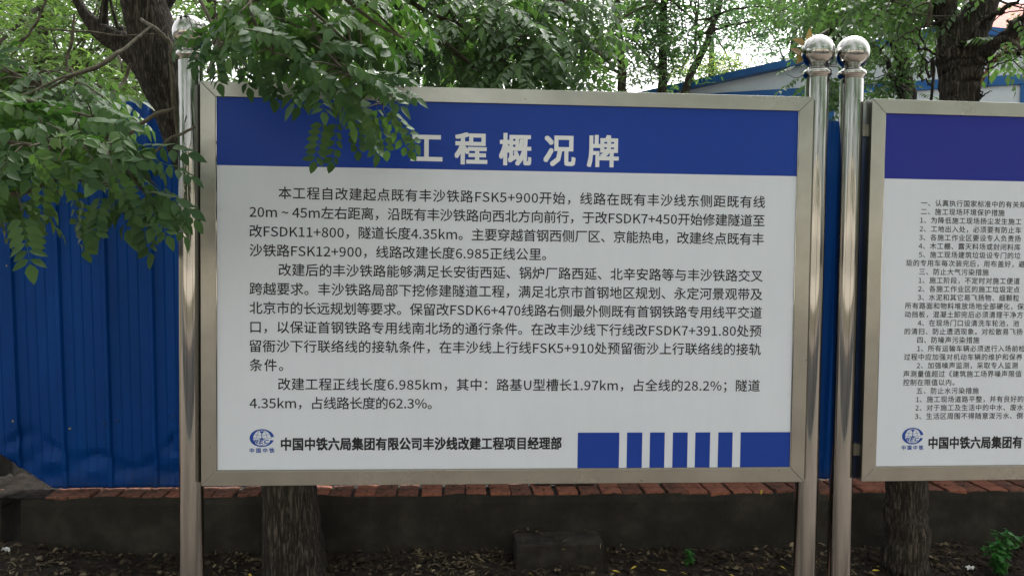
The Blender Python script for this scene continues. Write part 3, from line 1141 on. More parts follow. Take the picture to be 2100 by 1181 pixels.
def loc_tube(pts, rad, seg, n, rough, seed, origin, jit=0.0):
    V_, F_ = tube([np.array(p) for p in pts], rad, seg, n, rough, jit, seed)
    return [tuple(np.array(v) - origin) for v in V_], F_


def A(px, py, Y=3.86):
    return at(px, py, Y)


b0 = A(605, 1198, 3.93)
b0[2] = -0.12
tr = MB()
tr.add(loc_tube([b0, A(604, 1160, 3.93), A(598, 1080, 3.93), A(592, 995, 3.92), A(572, 850, 3.91), A(520, 650, 3.90), A(447, 440, 3.88), A(400, 310, 3.86), A(368, 215, 3.84), A(338, 140, 3.82), A(310, 60, 3.80), A(292, 0, 3.78), A(272, -90, 3.72), A(250, -220, 3.65)],
                [0.185, 0.158, 0.142, 0.130, 0.122, 0.115, 0.112, 0.115, 0.122, 0.128, 0.110, 0.098, 0.085, 0.06], 40, 7, 0.030, 3, OA))
link('trunk', tr.me('trunk', M['barkdark']), treeA)
lb = MB()
lb.add(loc_tube([A(350, 200), A(308, 130), A(255, 92), A(212, 68), A(185, 42), A(165, 15), A(140, -40), A(100, -140)], [0.10, 0.088, 0.060, 0.046, 0.032, 0.022, 0.018, 0.010], 20, 6, 0.06, 5, OA))
lb.add(loc_tube([A(212, 70), A(213, 30), A(217, -10), A(222, -80)], [0.030, 0.019, 0.014, 0.008], 12, 4, 0.05, 6, OA))
lb.add(loc_tube([A(250, 90), A(242, 58), A(228, 10), A(220, -40)], [0.020, 0.009, 0.007, 0.005], 8, 4, 0.05, 7, OA))
lb.add(loc_tube([A(262, 95), A(250, 62), A(246, 60)], [0.030, 0.022, 0.008], 12, 3, 0.08, 8, OA))
lb.add(loc_tube([A(300, 90), A(318, 30), A(350, -20), A(400, -110)], [0.060, 0.050, 0.042, 0.02], 16, 4, 0.05, 9, OA))
link('limb', lb.me('limb', M['barkdark']), treeA)
# slim shoots in front of the trunk, and the long thin branches crossing the view
sh = MB()
for pts, rad in [
    ([A(383, 320, 2.62), A(364, 262, 2.60), A(357, 190, 2.6), A(350, 120, 2.62), A(352, 90, 2.64)], [0.0095, 0.008, 0.0075, 0.006, 0.003]),
    ([A(355, 225, 2.5), A(318, 235, 2.48), A(280, 262, 2.45), A(240, 292, 2.42), A(205, 296, 2.4)], [0.006, 0.0065, 0.006, 0.0045, 0.003]),
    ([A(399, 262, 2.42), A(378, 272, 2.42), A(345, 288, 2.4), A(300, 328, 2.38), A(255, 368, 2.34), A(215, 382, 2.3)], [0.0040, 0.0045, 0.0042, 0.004, 0.003, 0.002]),
    ([A(352, 92, 3.2), A(322, 62, 3.2), A(290, 40, 3.3)], [0.009, 0.009, 0.006]),
    ([A(310, 55, 2.9), A(262, 95, 2.8), A(238, 112, 2.75), A(195, 140, 2.7), A(150, 155, 2.65), A(100, 183, 2.6)], [0.005, 0.0065, 0.008, 0.008, 0.006, 0.0035]),
    ([A(150, 153, 2.65), A(118, 163, 2.6), A(85, 180, 2.58), A(30, 200, 2.5)], [0.0045, 0.004, 0.003, 0.002]),
    ([A(95, 0, 2.6), A(80, 35, 2.6), A(64, 65, 2.6), A(40, 85, 2.6), A(0, 108, 2.6)], [0.003, 0.004, 0.004, 0.0035, 0.003]),
    ([A(62, 68, 2.6), A(42, 92, 2.6), A(22, 120, 2.6)], [0.003, 0.003, 0.0015]),
    ([A(152, 30, 3.0), A(148, 80, 3.0), A(138, 125, 3.0), A(138, 190, 2.95)], [0.004, 0.006, 0.005, 0.003]),
    ([A(80, 60, 3.1), A(150, 64, 3.1), A(190, 66, 3.1), A(250, 74, 3.1), A(320, 70, 3.15)], [0.003, 0.004, 0.004, 0.003, 0.002]),
    ([A(268, 130, 3.5), A(255, 165, 3.5), A(230, 195, 3.4)], [0.008, 0.007, 0.004]),
    ([A(240, 110, 3.6), A(248, 128, 3.5), A(252, 150, 3.5)], [0.006, 0.005, 0.003]),
    ([A(225, 190, 3.3), A(222, 215, 3.2), A(205, 225, 3.1), A(222, 222, 3.2), A(240, 232, 3.2)], [0.005, 0.005, 0.0025, 0.003, 0.0015]),
    ([A(470, -30, 3.3), A(455, 60, 3.1), A(438, 115, 3.0), A(425, 150, 2.9)], [0.012, 0.010, 0.008, 0.004]),
    ([A(446, 95, 3.0), A(480, 80, 2.9), A(520, 88, 2.8)], [0.006, 0.004, 0.002]),
]:
    sh.add(loc_tube(pts, [max(r_, 0.0018) for r_ in rad], 8, 5, 0.05, 11, OA, 0.0015))
link('branch', sh.me('branch', M['twig']), treeA)

g1 = np.random.default_rng(11)
wood = MB()
H = lambda pts: [A(*p) for p in pts]
hubs_left = [H([(-120, 120, 2.3), (-20, 180, 2.25), (90, 215, 2.2), (190, 240, 2.15)]),
             H([(-120, 250, 2.1), (10, 290, 2.05), (120, 300, 2.05), (215, 296, 2.1)]),
             H([(20, 400, 2.1), (60, 392, 2.1), (130, 365, 2.1), (215, 375, 2.15), (300, 330, 2.3)]),
             H([(-100, 330, 2.1), (-20, 360, 2.1), (40, 380, 2.1)])]
hubs_top = [H([(430, -120, 2.6), (560, -40, 2.4), (660, 40, 2.3), (740, 110, 2.25)]),
            H([(500, -60, 2.3), (520, 40, 2.2), (560, 110, 2.2)]),
            H([(640, -60, 2.3), (760, 40, 2.3), (830, 80, 2.35)]),
            H([(380, -60, 2.5), (430, 40, 2.4), (450, 90, 2.4)]),
            H([(640, 60, 2.3), (690, 130, 2.2), (740, 175, 2.2), (790, 215, 2.2)])]
hubs_mid = [H([(700, -100, 3.4), (850, 10, 3.3), (960, 60, 3.3), (1040, 110, 3.3)]),
            H([(1000, 60, 3.4), (1100, 90, 3.4), (1190, 120, 3.5)]),
            H([(1120, -60, 3.5), (1170, 30, 3.5), (1220, 100, 3.5), (1250, 130, 3.6)]),
            H([(860, 60, 3.3), (950, 120, 3.2), (1010, 170, 3.2)])]
for h in hubs_left + hubs_top:
    wood.add(tube(h, np.linspace(0.0075, 0.0028, len(h)), 7, 6))
for h in hubs_mid:
    wood.add(tube(h, np.linspace(0.013, 0.005, len(h)), 7, 6))

near = [frond_template(n, 0.18, 0.056, 0.0325, dr, hg, s) for n, dr, hg, s in
        ((6, .22, .45, 1), (7, .30, .50, 2), (6, .12, .30, 3), (7, .40, .65, 4), (5, .25, .45, 5), (7, .15, .22, 6), (8, .28, .38, 7), (6, .45, .85, 8))]
low = [frond_template(n, 0.19, 0.046, 0.024, dr, hg, s, low=True) for n, dr, hg, s in ((5, .25, .6, 1), (6, .35, .8, 2), (6, .15, .4, 3), (5, .4, 1.0, 4))]
near_me = [big_mesh('leaf', v, t_, M['leafnear']) for v, t_ in near]

singles = []   # (point, direction, up, scale, variant)


def add_single(P, D, sc_=1.0, var=None, up=None):
    up = np.array([0, 0, 1.0]) + g1.normal(0, 0.25, 3) if up is None else np.array(up, float)
    singles.append((np.array(P), np.array(D, float), up, sc_, g1.integers(0, len(near)) if var is None else var))


# hanging sprays placed one by one: base pixel, tip pixel, distance of each
for (bx, by, bY, tx, ty, tY) in [
    (292, 326, 2.0, 400, 388, 2.0), (275, 300, 2.05, 400, 352, 2.0), (290, 392, 2.0, 398, 470, 1.95), (300, 400, 2.0, 330, 500, 1.95), (262, 390, 2.0, 318, 555, 2.0),
    (210, 392, 2.0, 190, 520, 1.95), (180, 400, 2.05, 145, 560, 2.05), (150, 380, 2.1, 150, 500, 2.1), (230, 345, 1.95, 255, 440, 1.95), (190, 330, 1.95, 255, 360, 1.9),
    (120, 330, 1.95, 150, 375, 1.9), (60, 300, 1.9, 75, 338, 1.9), (90, 355, 2.0, 85, 430, 2.0), (40, 400, 2.05, 70, 535, 2.05), (10, 400, 2.0, 5, 490, 2.0), (100, 285, 1.9, 130, 300, 1.85),
    (240, 250, 2.1, 250, 330, 2.05), (160, 250, 2.0, 245, 285, 2.0), (80, 240, 2.0, 60, 320, 1.95), (20, 300, 2.0, 10, 370, 1.95), (250, 400, 2.05, 210, 480, 2.0),
    (320, 380, 2.05, 405, 490, 2.05), (120, 400, 2.1, 60, 420, 2.05), (215, 300, 2.05, 290, 350, 2.0), (180, 210, 2.1, 285, 290, 2.1), (0, 350, 1.95, -20, 420, 1.95),
    # over the board's top left
    (445, 105, 2.25, 440, 160, 2.2), (480, 95, 2.25, 500, 175, 2.2), (520, 115, 2.2, 540, 175, 2.2), (560, 110, 2.2, 565, 165, 2.2), (600, 120, 2.2, 625, 192, 2.15), (420, 70, 2.3, 408, 120, 2.25), (400, 50, 2.3, 372, 90, 2.25),
    (650, 165, 2.1, 660, 235, 2.05), (690, 170, 2.1, 700, 260, 2.05), (720, 180, 2.15, 725, 270, 2.1), (665, 240, 2.15, 655, 322, 2.15), (690, 240, 2.2, 690, 300, 2.2), (733, 215, 2.2, 733, 328, 2.2),
    (745, 165, 2.05, 812, 236, 2.0), (760, 178, 2.1, 826, 216, 2.1), (770, 210, 2.1, 780, 280, 2.1), (785, 225, 2.1, 818, 312, 2.1), (790, 215, 2.1, 832, 284, 2.1), (755, 220, 2.1, 765, 278, 2.1),
    (740, 150, 2.1, 830, 180, 2.1), (700, 130, 2.0, 760, 170, 2.0), (620, 130, 2.0, 660, 175, 2.0), (500, 60, 2.0, 560, 95, 2.0), (640, 90, 2.0, 720, 120, 2.0), (560, 60, 2.0, 600, 110, 2.0),
]:
    P0, P1 = at(bx, by, bY), at(tx, ty, tY)
    L = np.linalg.norm(P1 - P0)
    D = P1 - P0
    s = min(1.1, max(0.66, L / 0.25))
    Dn = D / np.linalg.norm(D)
    Dn = Dn + np.array([0, 0, 0.38])      # the leaf droops towards its tip
    up = np.array([g1.normal(0, .35), -0.75 + g1.normal(0, .25), 0.75])
    add_single(P0, Dn, s, None, up)
    # the twig that carries the spray
    q = min((p for h in hubs_left + hubs_top for p in smooth_path(h, [0] * len(h), 6)[0]), key=lambda p: np.linalg.norm(p - P0))
    wood.add(tube([q, (q + P0) / 2 + np.array([0, 0, 0.04 * np.linalg.norm(q - P0)]), P0], [0.0030, 0.0022, 0.0016], 5, 4))

regL = [(-60, 165), (60, 190), (150, 215), (235, 235), (268, 275), (300, 320), (345, 370), (300, 420), (225, 440), (150, 430), (90, 400), (40, 440), (-60, 440)]
regT = [(470, -50), (860, -50), (870, 70), (835, 130), (760, 150), (690, 140), (620, 110), (520, 90), (465, 60), (450, 30)]
regT2 = [(650, 130), (780, 130), (815, 170), (760, 175), (680, 175)]
P_, D_ = twigs_in(regL, hubs_left, (1.95, 2.35), 17, 0.062, g1, wood)
for p, d in zip(P_, D_):
    add_single(p, d, g1.uniform(0.6, 1.0))
P_, D_ = twigs_in(regT, hubs_top, (2.05, 2.7), 20, 0.060, g1, wood)
for p, d in zip(P_, D_):
    add_single(p, d, g1.uniform(0.6, 1.0))
P_, D_ = twigs_in(regT2, hubs_top, (2.1, 2.3), 3, 0.06, g1, wood)
for p, d in zip(P_, D_):
    add_single(p, d, g1.uniform(0.7, 1.0))
print('near leaves', len(singles))
# the 300 nearest-looking leaves that fall in the picture are parts; the rest join the mass
def pix(P):
    d = np.array(P) - CAMP
    z = d @ _F
    return 1050 + FPX * (d @ _R) / z, 590.5 - FPX * (d @ _U) / z, z


vis = [s for s in singles if -60 < pix(s[0])[0] < 2160 and -60 < pix(s[0])[1] < 1200]
rest = [s for s in singles if not (-60 < pix(s[0])[0] < 2160 and -60 < pix(s[0])[1] < 1200)]
vis.sort(key=lambda s: pix(s[0])[2])
single_parts, rest = vis[:298], rest + vis[298:]
for (P, D, up, s, k) in single_parts:
    Rm = frame_from(D[None], up[None])[0]
    o = link('leaf', near_me[k], treeA)
    mw = Matrix(((Rm[0][0] * s, Rm[0][1] * s, Rm[0][2] * s, P[0] - OA[0]), (Rm[1][0] * s, Rm[1][1] * s, Rm[1][2] * s, P[1] - OA[1]),
                 (Rm[2][0] * s, Rm[2][1] * s, Rm[2][2] * s, P[2] - OA[2]), (0, 0, 0, 1)))
    o.matrix_basis = mw
massP = [r_[0] for r_ in rest]
massD = [r_[1] for r_ in rest]
# mid-distance sprays right of the near ones, above and behind the board
regM = [(820, -60), (1235, -60), (1262, 60), (1240, 125), (1180, 165), (1120, 215), (860, 200), (840, 120)]
P_, D_ = twigs_in(regM, hubs_mid, (2.95, 3.7), 72, 0.060, g1, wood)
massP += P_
massD += D_
# behind the hanging sprays on the left, darker leaves deeper in the crown
regB = [(-60, 100), (60, 130), (180, 150), (240, 190), (260, 260), (200, 300), (90, 320), (-60, 330)]
hubs_b = [H([(-200, 60, 3.0), (0, 140, 2.9), (120, 190, 2.9), (230, 220, 3.0)])]
wood.add(tube(hubs_b[0], [0.012, 0.009, 0.006, 0.003], 6, 6))
P_, D_ = twigs_in(regB, hubs_b, (2.6, 3.3), 46, 0.06, g1, wood)
massP += P_
massD += D_
regB2 = [(400, -60), (880, -60), (880, 120), (800, 170), (520, 170), (430, 130)]
P_, D_ = twigs_in(regB2, hubs_mid + hubs_top, (2.9, 3.5), 20, 0.06, g1, wood)
massP += P_
massD += D_
massP, massD = np.array(massP), np.array(massD)
mv, mt = scatter([frond_template(5, 0.18, 0.050, 0.028, .3, .6, 31), frond_template(6, 0.19, 0.050, 0.027, .2, .4, 32), frond_template(6, 0.18, 0.048, 0.028, .4, .9, 33)],
                 massP, massD, np.array([0, 0, 1.0]) + g1.normal(0, 0.25, massP.shape), g1.uniform(0.65, 1.05, len(massP)))
link('foliage', big_mesh('foliage', mv - OA, mt, M['leafmid']), treeA, kind='stuff')
wd = MB()
wd.V = [tuple(np.array(v) - OA) for v in wood.V]
wd.F = wood.F
link('twigs', wd.me('twigs', M['twig']), treeA, kind='stuff')


def crown_cloud(g, center, radii, nclump, per, spread, tmpl, dens_bottom=0.0):
    """clumped cloud of fronds: points, directions"""
    c = np.array(center)
    P, D = [], []
    cl = []
    while len(cl) < nclump:
        q = g.uniform(-1, 1, 3)
        r_ = np.linalg.norm(q)
        if 0.35 < r_ < 1.0:
            cl.append(c + q * np.array(radii))
    for q in cl:
        n_ = g.poisson(per)
        off = g.normal(0, 1, (n_, 3)) * np.array([spread, spread, spread * 0.5])
        P.append(q + off)
        out = (q - c) / (np.linalg.norm(q - c) + 1e-6)
        D.append(g.normal(0, 1, (n_, 3)) * np.array([1, 1, .45]) + out * 0.6 + np.array([0, 0, -0.25]))
    return cl, np.vstack(P), np.vstack(D)


# overhead crown of the left tree (mostly above the picture)
cl, P_, D_ = crown_cloud(g1, (-1.6, 4.0, 5.4), (2.6, 2.1, 1.4), 46, 24, 0.30, low)
mv, mt = scatter(low, P_, D_, np.array([0, 0, 1.0]) + g1.normal(0, .3, P_.shape), g1.uniform(0.8, 1.3, len(P_)))
link('crown', big_mesh('crown', mv - OA, mt, M['leafmid']), treeA, kind='stuff')
cl2_, P2, D2 = crown_cloud(g1, (-1.4, 1.6, 3.9), (1.6, 1.1, 0.6), 36, 28, 0.24, low)  # unseen extra clumps, added to shade the top left of the big board
cl += cl2_
mv, mt = scatter(low, P2, D2, np.array([0, 0, 1.0]) + g1.normal(0, .3, P2.shape), g1.uniform(0.8, 1.2, len(P2)))
link('foliage', big_mesh('shade_overhang', mv - OA, mt, M['leafmid']), treeA, kind='stuff')
top = A(250, -220, 3.65)
ov = MB()
for q in cl[::2]:
    ov.add(loc_tube([top if g1.random() < .5 else A(272, -90, 3.72), (top + q) / 2 + np.array([0, 0, .2]), q], [0.035, 0.018, 0.006], 7, 5, 0, 1, OA))
link('limb', ov.me('upper_limb', M['barkdark']), treeA)


# ------------------------------------------------------------------ a general tree builder for the others
def tree(name, label, base, trunk_pts, trunk_rad, limbs, clumps, leafm, barkm, seed, templates=None, scale=(0.8, 1.2), group=None, seg=14, upj=0.35, foliage_name='crown', twig_to=True, category='tree', stuff_label=None):
    """trunk_pts/limbs in world space; clumps = list of (centre, spread xyz, count)"""
    g = np.random.default_rng(seed)
    root = thing(name, label, category, (float(base[0]), float(base[1]), 0), 0, group)
    o0 = np.array(root.location)
    link('trunk', MB().add(loc_tube(trunk_pts, trunk_rad, seg, 6, 0.04, seed, o0, 0.006)).me('trunk', barkm), root)
    if limbs:
        mb = MB()
        for k, (pts, rad) in enumerate(limbs):
            mb.add(loc_tube(pts, rad, 8, 5, 0.04, seed + k, o0, 0.006))
        link('limb', mb.me('limb', barkm), root)
    P, D = [], []
    tw = MB()
    tw_r = 1.0 if twig_to else 0.6
    skel = np.vstack([smooth_path(trunk_pts, trunk_rad, 5)[0][2:]] + [smooth_path(p_, r_, 5)[0] for p_, r_ in (limbs or [])])
    for (c, s, n_) in clumps:
        c = np.array(c, float)
        P.append(c + g.normal(0, 1, (n_, 3)) * np.array(s))
        D.append(g.normal(0, 1, (n_, 3)) * np.array([1, 1, .5]) + np.array([0, 0, -0.3]))
        if twig_to:
            q = skel[np.argmin(np.linalg.norm(skel - c, axis=1))]
            tw.add(loc_tube([q, (q + c) / 2 + g.normal(0, .05, 3), c], [0.012, 0.007, 0.003], 5, 3, 0, 1, o0))
            for _ in range(3):
                e = c + g.normal(0, 1, 3) * np.array(s) * 1.2
                tw.add(loc_tube([c, (c + e) / 2 + g.normal(0, .03, 3), e], [0.004, 0.003, 0.002], 4, 3, 0, 1, o0))
    P, D = np.vstack(P), np.vstack(D)
    mv_, mt_ = scatter(templates or low, P, D, np.array([0, 0, 1.0]) + g.normal(0, upj, P.shape), g.uniform(scale[0], scale[1], len(P)))
    link(foliage_name, big_mesh(foliage_name, mv_ - o0, mt_, leafm), root, kind='stuff')
    if tw.V:
        link('twigs', tw.me('twigs', M['twig']), root, kind='stuff')
    return root


def clumps_in(poly, Yr, n, s, count, g):
    out = []
    for _ in range(n):
        x, y = rand_in(poly, g)
        out.append((at(x, y, g.uniform(*Yr)), (s, s, s * 0.6), int(count * g.uniform(0.6, 1.4))))
    return out


def ground_pt(P, z=-0.2):
    q = np.array(P, float)
    q[2] = z
    return q


# ------------------------------------------------------------------ right-hand tree in front of the wall
gB = np.random.default_rng(21)
TB = lambda px, py, Y=3.98: at(px, py, Y)
base = TB(1858, 1188, 4.03)
base[2] = -0.12
B_tr = [base, TB(1858, 1160, 4.03), TB(1858, 1090, 4.03), TB(1857, 990, 4.03), TB(1868, 780, 4.02), TB(1905, 520, 4.0), TB(1947, 310, 3.98), TB(1965, 205, 3.98), TB(1968, 150, 3.98), TB(1968, 95, 3.98)]
B_rd = [0.135, 0.115, 0.104, 0.098, 0.095, 0.092, 0.088, 0.087, 0.094, 0.104]
limbsB = [([TB(1955, 120), TB(1948, 60), TB(1938, 0), TB(1925, -90), TB(1900, -200)], [0.075, 0.058, 0.052, 0.042, 0.02]),
          ([TB(1975, 125), TB(1992, 60), TB(2020, 0), TB(2060, -90), TB(2110, -200)], [0.085, 0.082, 0.078, 0.06, 0.03]),
          ([TB(1990, 135, 3.95), TB(2015, 112, 3.9), TB(2045, 88, 3.85), TB(2080, 55, 3.8), TB(2125, 10, 3.7)], [0.045, 0.035, 0.028, 0.026, 0.018]),
          ([TB(2040, 90, 3.85), TB(2070, 80, 3.8), TB(2110, 60, 3.8)], [0.02, 0.016, 0.012]),
          ([TB(2015, 45, 3.9), TB(2050, 25, 3.8), TB(2075, 8, 3.75), TB(2110, -20, 3.7)], [0.014, 0.012, 0.010, 0.006]),
          ([TB(1935, 118, 3.9), TB(1910, 105, 3.9), TB(1880, 92, 3.85), TB(1850, 75, 3.8)], [0.008, 0.006, 0.005, 0.003]),
          ([TB(1940, 40, 3.9), TB(1912, 52, 3.9), TB(1880, 60, 3.85), TB(1830, 85, 3.8)], [0.007, 0.006, 0.005, 0.003]),
          ([TB(1985, 95, 3.88), TB(2000, 60, 3.84), TB(2022, 32, 3.82)], [0.010, 0.009, 0.005])]
twB = []
for pts in [[(2003, 148), (2040, 138), (2075, 122), (2095, 118)], [(2003, 140), (2030, 130), (2062, 118)], [(2003, 132), (2030, 126), (2045, 115), (2048, 110)], [(2020, 118), (2024, 130), (2024, 180)],
            [(2005, 208), (2018, 195), (2035, 188)], [(2015, 200), (2010, 190), (2003, 185)], [(2045, 90), (2070, 115), (2100, 145)], [(2048, 92), (2075, 98), (2098, 120)], [(1900, 130), (1918, 118), (1926, 112)],
            [(1912, 178), (1900, 168), (1885, 158), (1882, 157)], [(1886, 156), (1892, 132), (1890, 112), (1880, 100)]]:
    twB.append(([TB(x, y, 3.9) for x, y in pts], list(np.linspace(0.0055, 0.002, len(pts)))))
cB = clumps_in([(1780, -60), (1960, -60), (1900, 40), (1800, 70)], (3.7, 4.3), 10, 0.16, 14, gB)
cB += clumps_in([(2040, 30), (2140, 10), (2140, 150), (2060, 100)], (3.7, 4.2), 4, 0.10, 5, gB)
cB += [((1.9 + gB.uniform(-2.0, 2.4), 4.0 + gB.uniform(-1.6, 2.4), 4.6 + gB.uniform(0, 2.0)), (0.33, 0.33, 0.2), 22) for _ in range(44)]
tree('pagoda_tree', 'thick dark tree trunk standing right of the steel posts, forking above the second board', base, B_tr, B_rd, limbsB + twB, cB, M['leafmid'], M['barkdark'], 22, seg=36)

# dry brown leaves caught beside the ball finial
dry = thing('dead_twig', 'dead twig with curled brown leaves beside the ball on the big board right post', 'twig', tuple(at(1655, 100, 2.75)), 0)
dv = []
o0 = np.array(dry.location)
sp = MB().add(loc_tube([at(1700, 60, 3.3), at(1668, 80, 2.9), at(1648, 92, 2.8), at(1640, 120, 2.78)], [0.003, 0.0025, 0.002, 0.0012], 5, 5, 0, 1, o0))
link('stem', sp.me('stem', M['twig']), dry)
for (bx, by, tx, ty) in [(1652, 92, 1634, 78), (1654, 88, 1662, 68), (1645, 112, 1632, 100), (1646, 108, 1640, 126)]:
    a, b_ = at(bx, by, 2.78), at(tx, ty, 2.76)
    lv, lt = frond_template(0, 0.0001, 0.046, 0.026, 0, 0, 40 + bx)
    keep = lt[lt.min(axis=1) >= 15] - 15
    lv = lv[15:]
    Rm = frame_from((b_ - a)[None], np.array([[0.3, -1, .3]]))[0]
    link('leaf', big_mesh('dry_leaf', (lv @ Rm.T) + a - o0, keep, M['leafdry']), dry)

# ------------------------------------------------------------------ trees behind the fence
gT = np.random.default_rng(31)
TC = lambda px, py, Y=5.6: at(px, py, Y)
c0 = ground_pt(TC(1866, 260))
tree('slim_tree', 'slim tree with a leaning bare stem just left of the thick right-hand trunk', c0,
     [c0, TC(1868, 380), TC(1862, 210), TC(1855, 150), TC(1838, 85), TC(1815, 20), TC(1780, -60), TC(1740, -160)], [0.065, 0.058, 0.050, 0.047, 0.042, 0.035, 0.025, 0.012],
     [([TC(1860, 330, 5.5), TC(1848, 205, 5.5), TC(1828, 150, 5.45), TC(1808, 110, 5.4), TC(1785, 85, 5.4)], [0.028, 0.022, 0.019, 0.014, 0.008]),
      ([TC(1822, 40), TC(1770, 30, 5.4), TC(1700, 50, 5.3)], [0.014, 0.010, 0.004]),
      ([TC(1800, -10), TC(1860, -30, 5.4), TC(1900, 0, 5.3)], [0.014, 0.010, 0.004])],
     clumps_in([(1600, -70), (1920, -70), (1880, 20), (1820, 65), (1700, 85), (1600, 30)], (4.7, 6.2), 26, 0.17, 26, gT)
     + clumps_in([(1775, 90), (1830, 100), (1840, 190), (1780, 195)], (5.2, 5.9), 7, 0.08, 10, gT)
     + clumps_in([(1660, 120), (1720, 120), (1730, 215), (1690, 215)], (4.9, 5.3), 6, 0.08, 9, gT)
     + clumps_in([(1880, 120), (1905, 120), (1905, 150)], (5.3, 5.5), 2, 0.05, 5, gT),
     M['leafmid'], M['bark'], 33, scale=(0.75, 1.1))
t1 = ground_pt(at(1911, 300, 4.9))
tree('sapling', 'very thin dark sapling between the slim tree and the thick right-hand trunk', t1,
     [t1, at(1912, 205, 4.9), at(1906, 160, 4.9), at(1896, 110, 4.9), at(1884, 60, 4.9), at(1862, -10, 4.9)], [0.014, 0.0085, 0.0085, 0.007, 0.006, 0.004], None,
     clumps_in([(1840, -60), (1890, -60), (1880, 20)], (4.8, 5.0), 3, 0.10, 10, gT), M['leafmid'], M['barkdark'], 34, seg=8)
t2 = ground_pt(at(1985, 320, 4.8))
tree('red_stemmed_tree', 'red-brown stem slanting up to the right beside the thick right-hand trunk', t2,
     [t2, at(1990, 230, 4.8), at(2000, 190, 4.8), at(2022, 150, 4.8), at(2052, 112, 4.8), at(2085, 75, 4.8), at(2130, 20, 4.8)], [0.03, 0.019, 0.018, 0.016, 0.014, 0.012, 0.008],
     [([at(2052, 112, 4.8), at(2080, 105, 4.8), at(2115, 108, 4.8)], [0.007, 0.006, 0.003])],
     clumps_in([(2050, 60), (2140, 40), (2140, 130), (2080, 110)], (4.6, 5.0), 5, 0.10, 7, gT), M['leafmid'], M['redtwig'], 35, seg=10)

simple = [(np.array([(0, 0, 0), (.025, .011, .004), (.055, 0, -.006), (.025, -.011, .004),
                     (0.01, 0.0, 0), (.02, .05, .0), (.03, .07, -.01), (0.01, .045, 0.004),
                     (.03, 0, 0), (.05, -.035, 0), (.065, -.055, -.008), (.035, -.04, .004),
                     (.05, 0, 0), (.08, .012, .004), (.11, 0, -.01), (.08, -.012, .004)], float),
           np.array([(0, 1, 2), (0, 2, 3), (4, 5, 6), (4, 6, 7), (8, 9, 10), (8, 10, 11), (12, 13, 14), (12, 14, 15)], int))]


def bg_tree(label, px, Y, lean, trunk_r, poly, Yr, nclump, spread, count, leafm, seed, tmpl=None, scale=(0.9, 1.4), fork=True, name='broadleaf_tree', upper=30):
    """a tree beyond the fence: trunk rises at pixel column px, foliage fills a region of its own depth"""
    g = np.random.default_rng(seed)
    P0 = at(px, 300, Y)
    b_ = ground_pt(P0)
    t_ = at(px + lean, 60, Y)
    t3 = at(px + lean * 1.8, -150, Y)
    pts = [b_, P0, at(px + lean * .3, 180, Y), t_, t3]
    trunk_r *= 0.72
    rad = [trunk_r * 1.3, trunk_r, trunk_r * .92, trunk_r * .75, trunk_r * .4]
    limbs = []
    for k in range(6 if fork else 3):
        f = g.uniform(0.1, 0.9)
        s = at(px + lean * (0.3 + 0.7 * f), 180 - 200 * f, Y)
        x, y = rand_in(poly, g)
        e = at(x, y, g.uniform(*Yr))
        limbs.append(([s, (s + e) / 2 + np.array([0, 0, .05 * np.linalg.norm(e - s)]), e], [trunk_r * .4, trunk_r * .25, 0.006]))
    cl_ = clumps_in(poly, Yr, int(nclump * 0.62), spread * 0.9, count * 0.8, g)
    # the crown goes on above and around the picture
    c = t3 + np.array([0, 0, 1.2])
    for _ in range(upper):
        q = c + g.uniform(-1, 1, 3) * np.array([2.2, 2.0, 1.6])
        cl_.append((q, (.35, .35, .2), 16))
    return tree(name, label, b_, pts, rad, limbs, cl_, leafm, M['bark'], seed, templates=tmpl or simple, scale=scale, group='trees beyond the blue fence', seg=12)


bg_tree('bright green tree beyond the fence filling the gap left of the forked trunk', 60, 8.2, 30, 0.09,
        [(-80, -80), (330, -80), (350, 240), (-80, 240)], (6.5, 10), 120, 0.30, 50, M['leaffar'], 41, scale=(1.0, 1.7))
bg_tree('grey-green feathery tree at the far upper left corner', -40, 11.5, 20, 0.10,
        [(-120, -60), (150, -60), (200, 150), (-120, 210)], (10.5, 13), 60, 0.40, 55, M['leafgrey'], 42, scale=(1.0, 1.6))
bg_tree('green tree behind the left post and the hanging sprays of the big board', 470, 8.6, -30, 0.08,
        [(330, -80), (700, -80), (720, 195), (360, 195)], (7.5, 10.5), 70, 0.30, 46, M['leaffar'], 43)
bg_tree('dense green tree behind the middle of the board top', 905, 8.4, 40, 0.09,
        [(680, -80), (1080, -80), (1100, 200), (700, 200)], (6.5, 10), 90, 0.30, 48, M['leaffar'], 44)
bg_tree('tree with a dark narrow trunk over the board, left of the pair of tall trunks', 1280, 9.0, -12, 0.075,
        [(1020, -80), (1300, -80), (1310, 195), (1040, 200)], (7.5, 10.5), 66, 0.30, 46, M['leaffar'], 45)
bg_tree('tall bluish-green tree with an upright trunk where the blue roof starts', 1357, 9.4, 4, 0.085,
        [(1270, -80), (1420, -80), (1410, 110), (1390, 170), (1290, 170)], (8.5, 10.5), 66, 0.22, 46, M['leafblue'], 46)
bg_tree('loose tree with an outward leaning trunk above the low end of the blue roof', 1385, 10.0, 75, 0.075,
        [(1380, -80), (1640, -80), (1640, 40), (1560, 80), (1480, 105), (1400, 120)], (9, 11.5), 66, 0.26, 38, M['leafblue'], 47)
bg_tree('yellowing tree showing above the low end of the blue roof', 1455, 14.0, 5, 0.08,
        [(1395, 130), (1450, 112), (1510, 135), (1530, 165), (1480, 190), (1380, 195)], (13.4, 14.6), 22, 0.26, 44, M['leafyellow'], 48, upper=4, fork=False)
bg_tree('thin-leaved tree behind the ball finials above the blue roof', 1610, 12.5, 20, 0.07,
        [(1540, -60), (1900, -60), (1800, 110), (1640, 110), (1540, 120)], (12.0, 14), 50, 0.34, 48, M['leafblue'], 49)
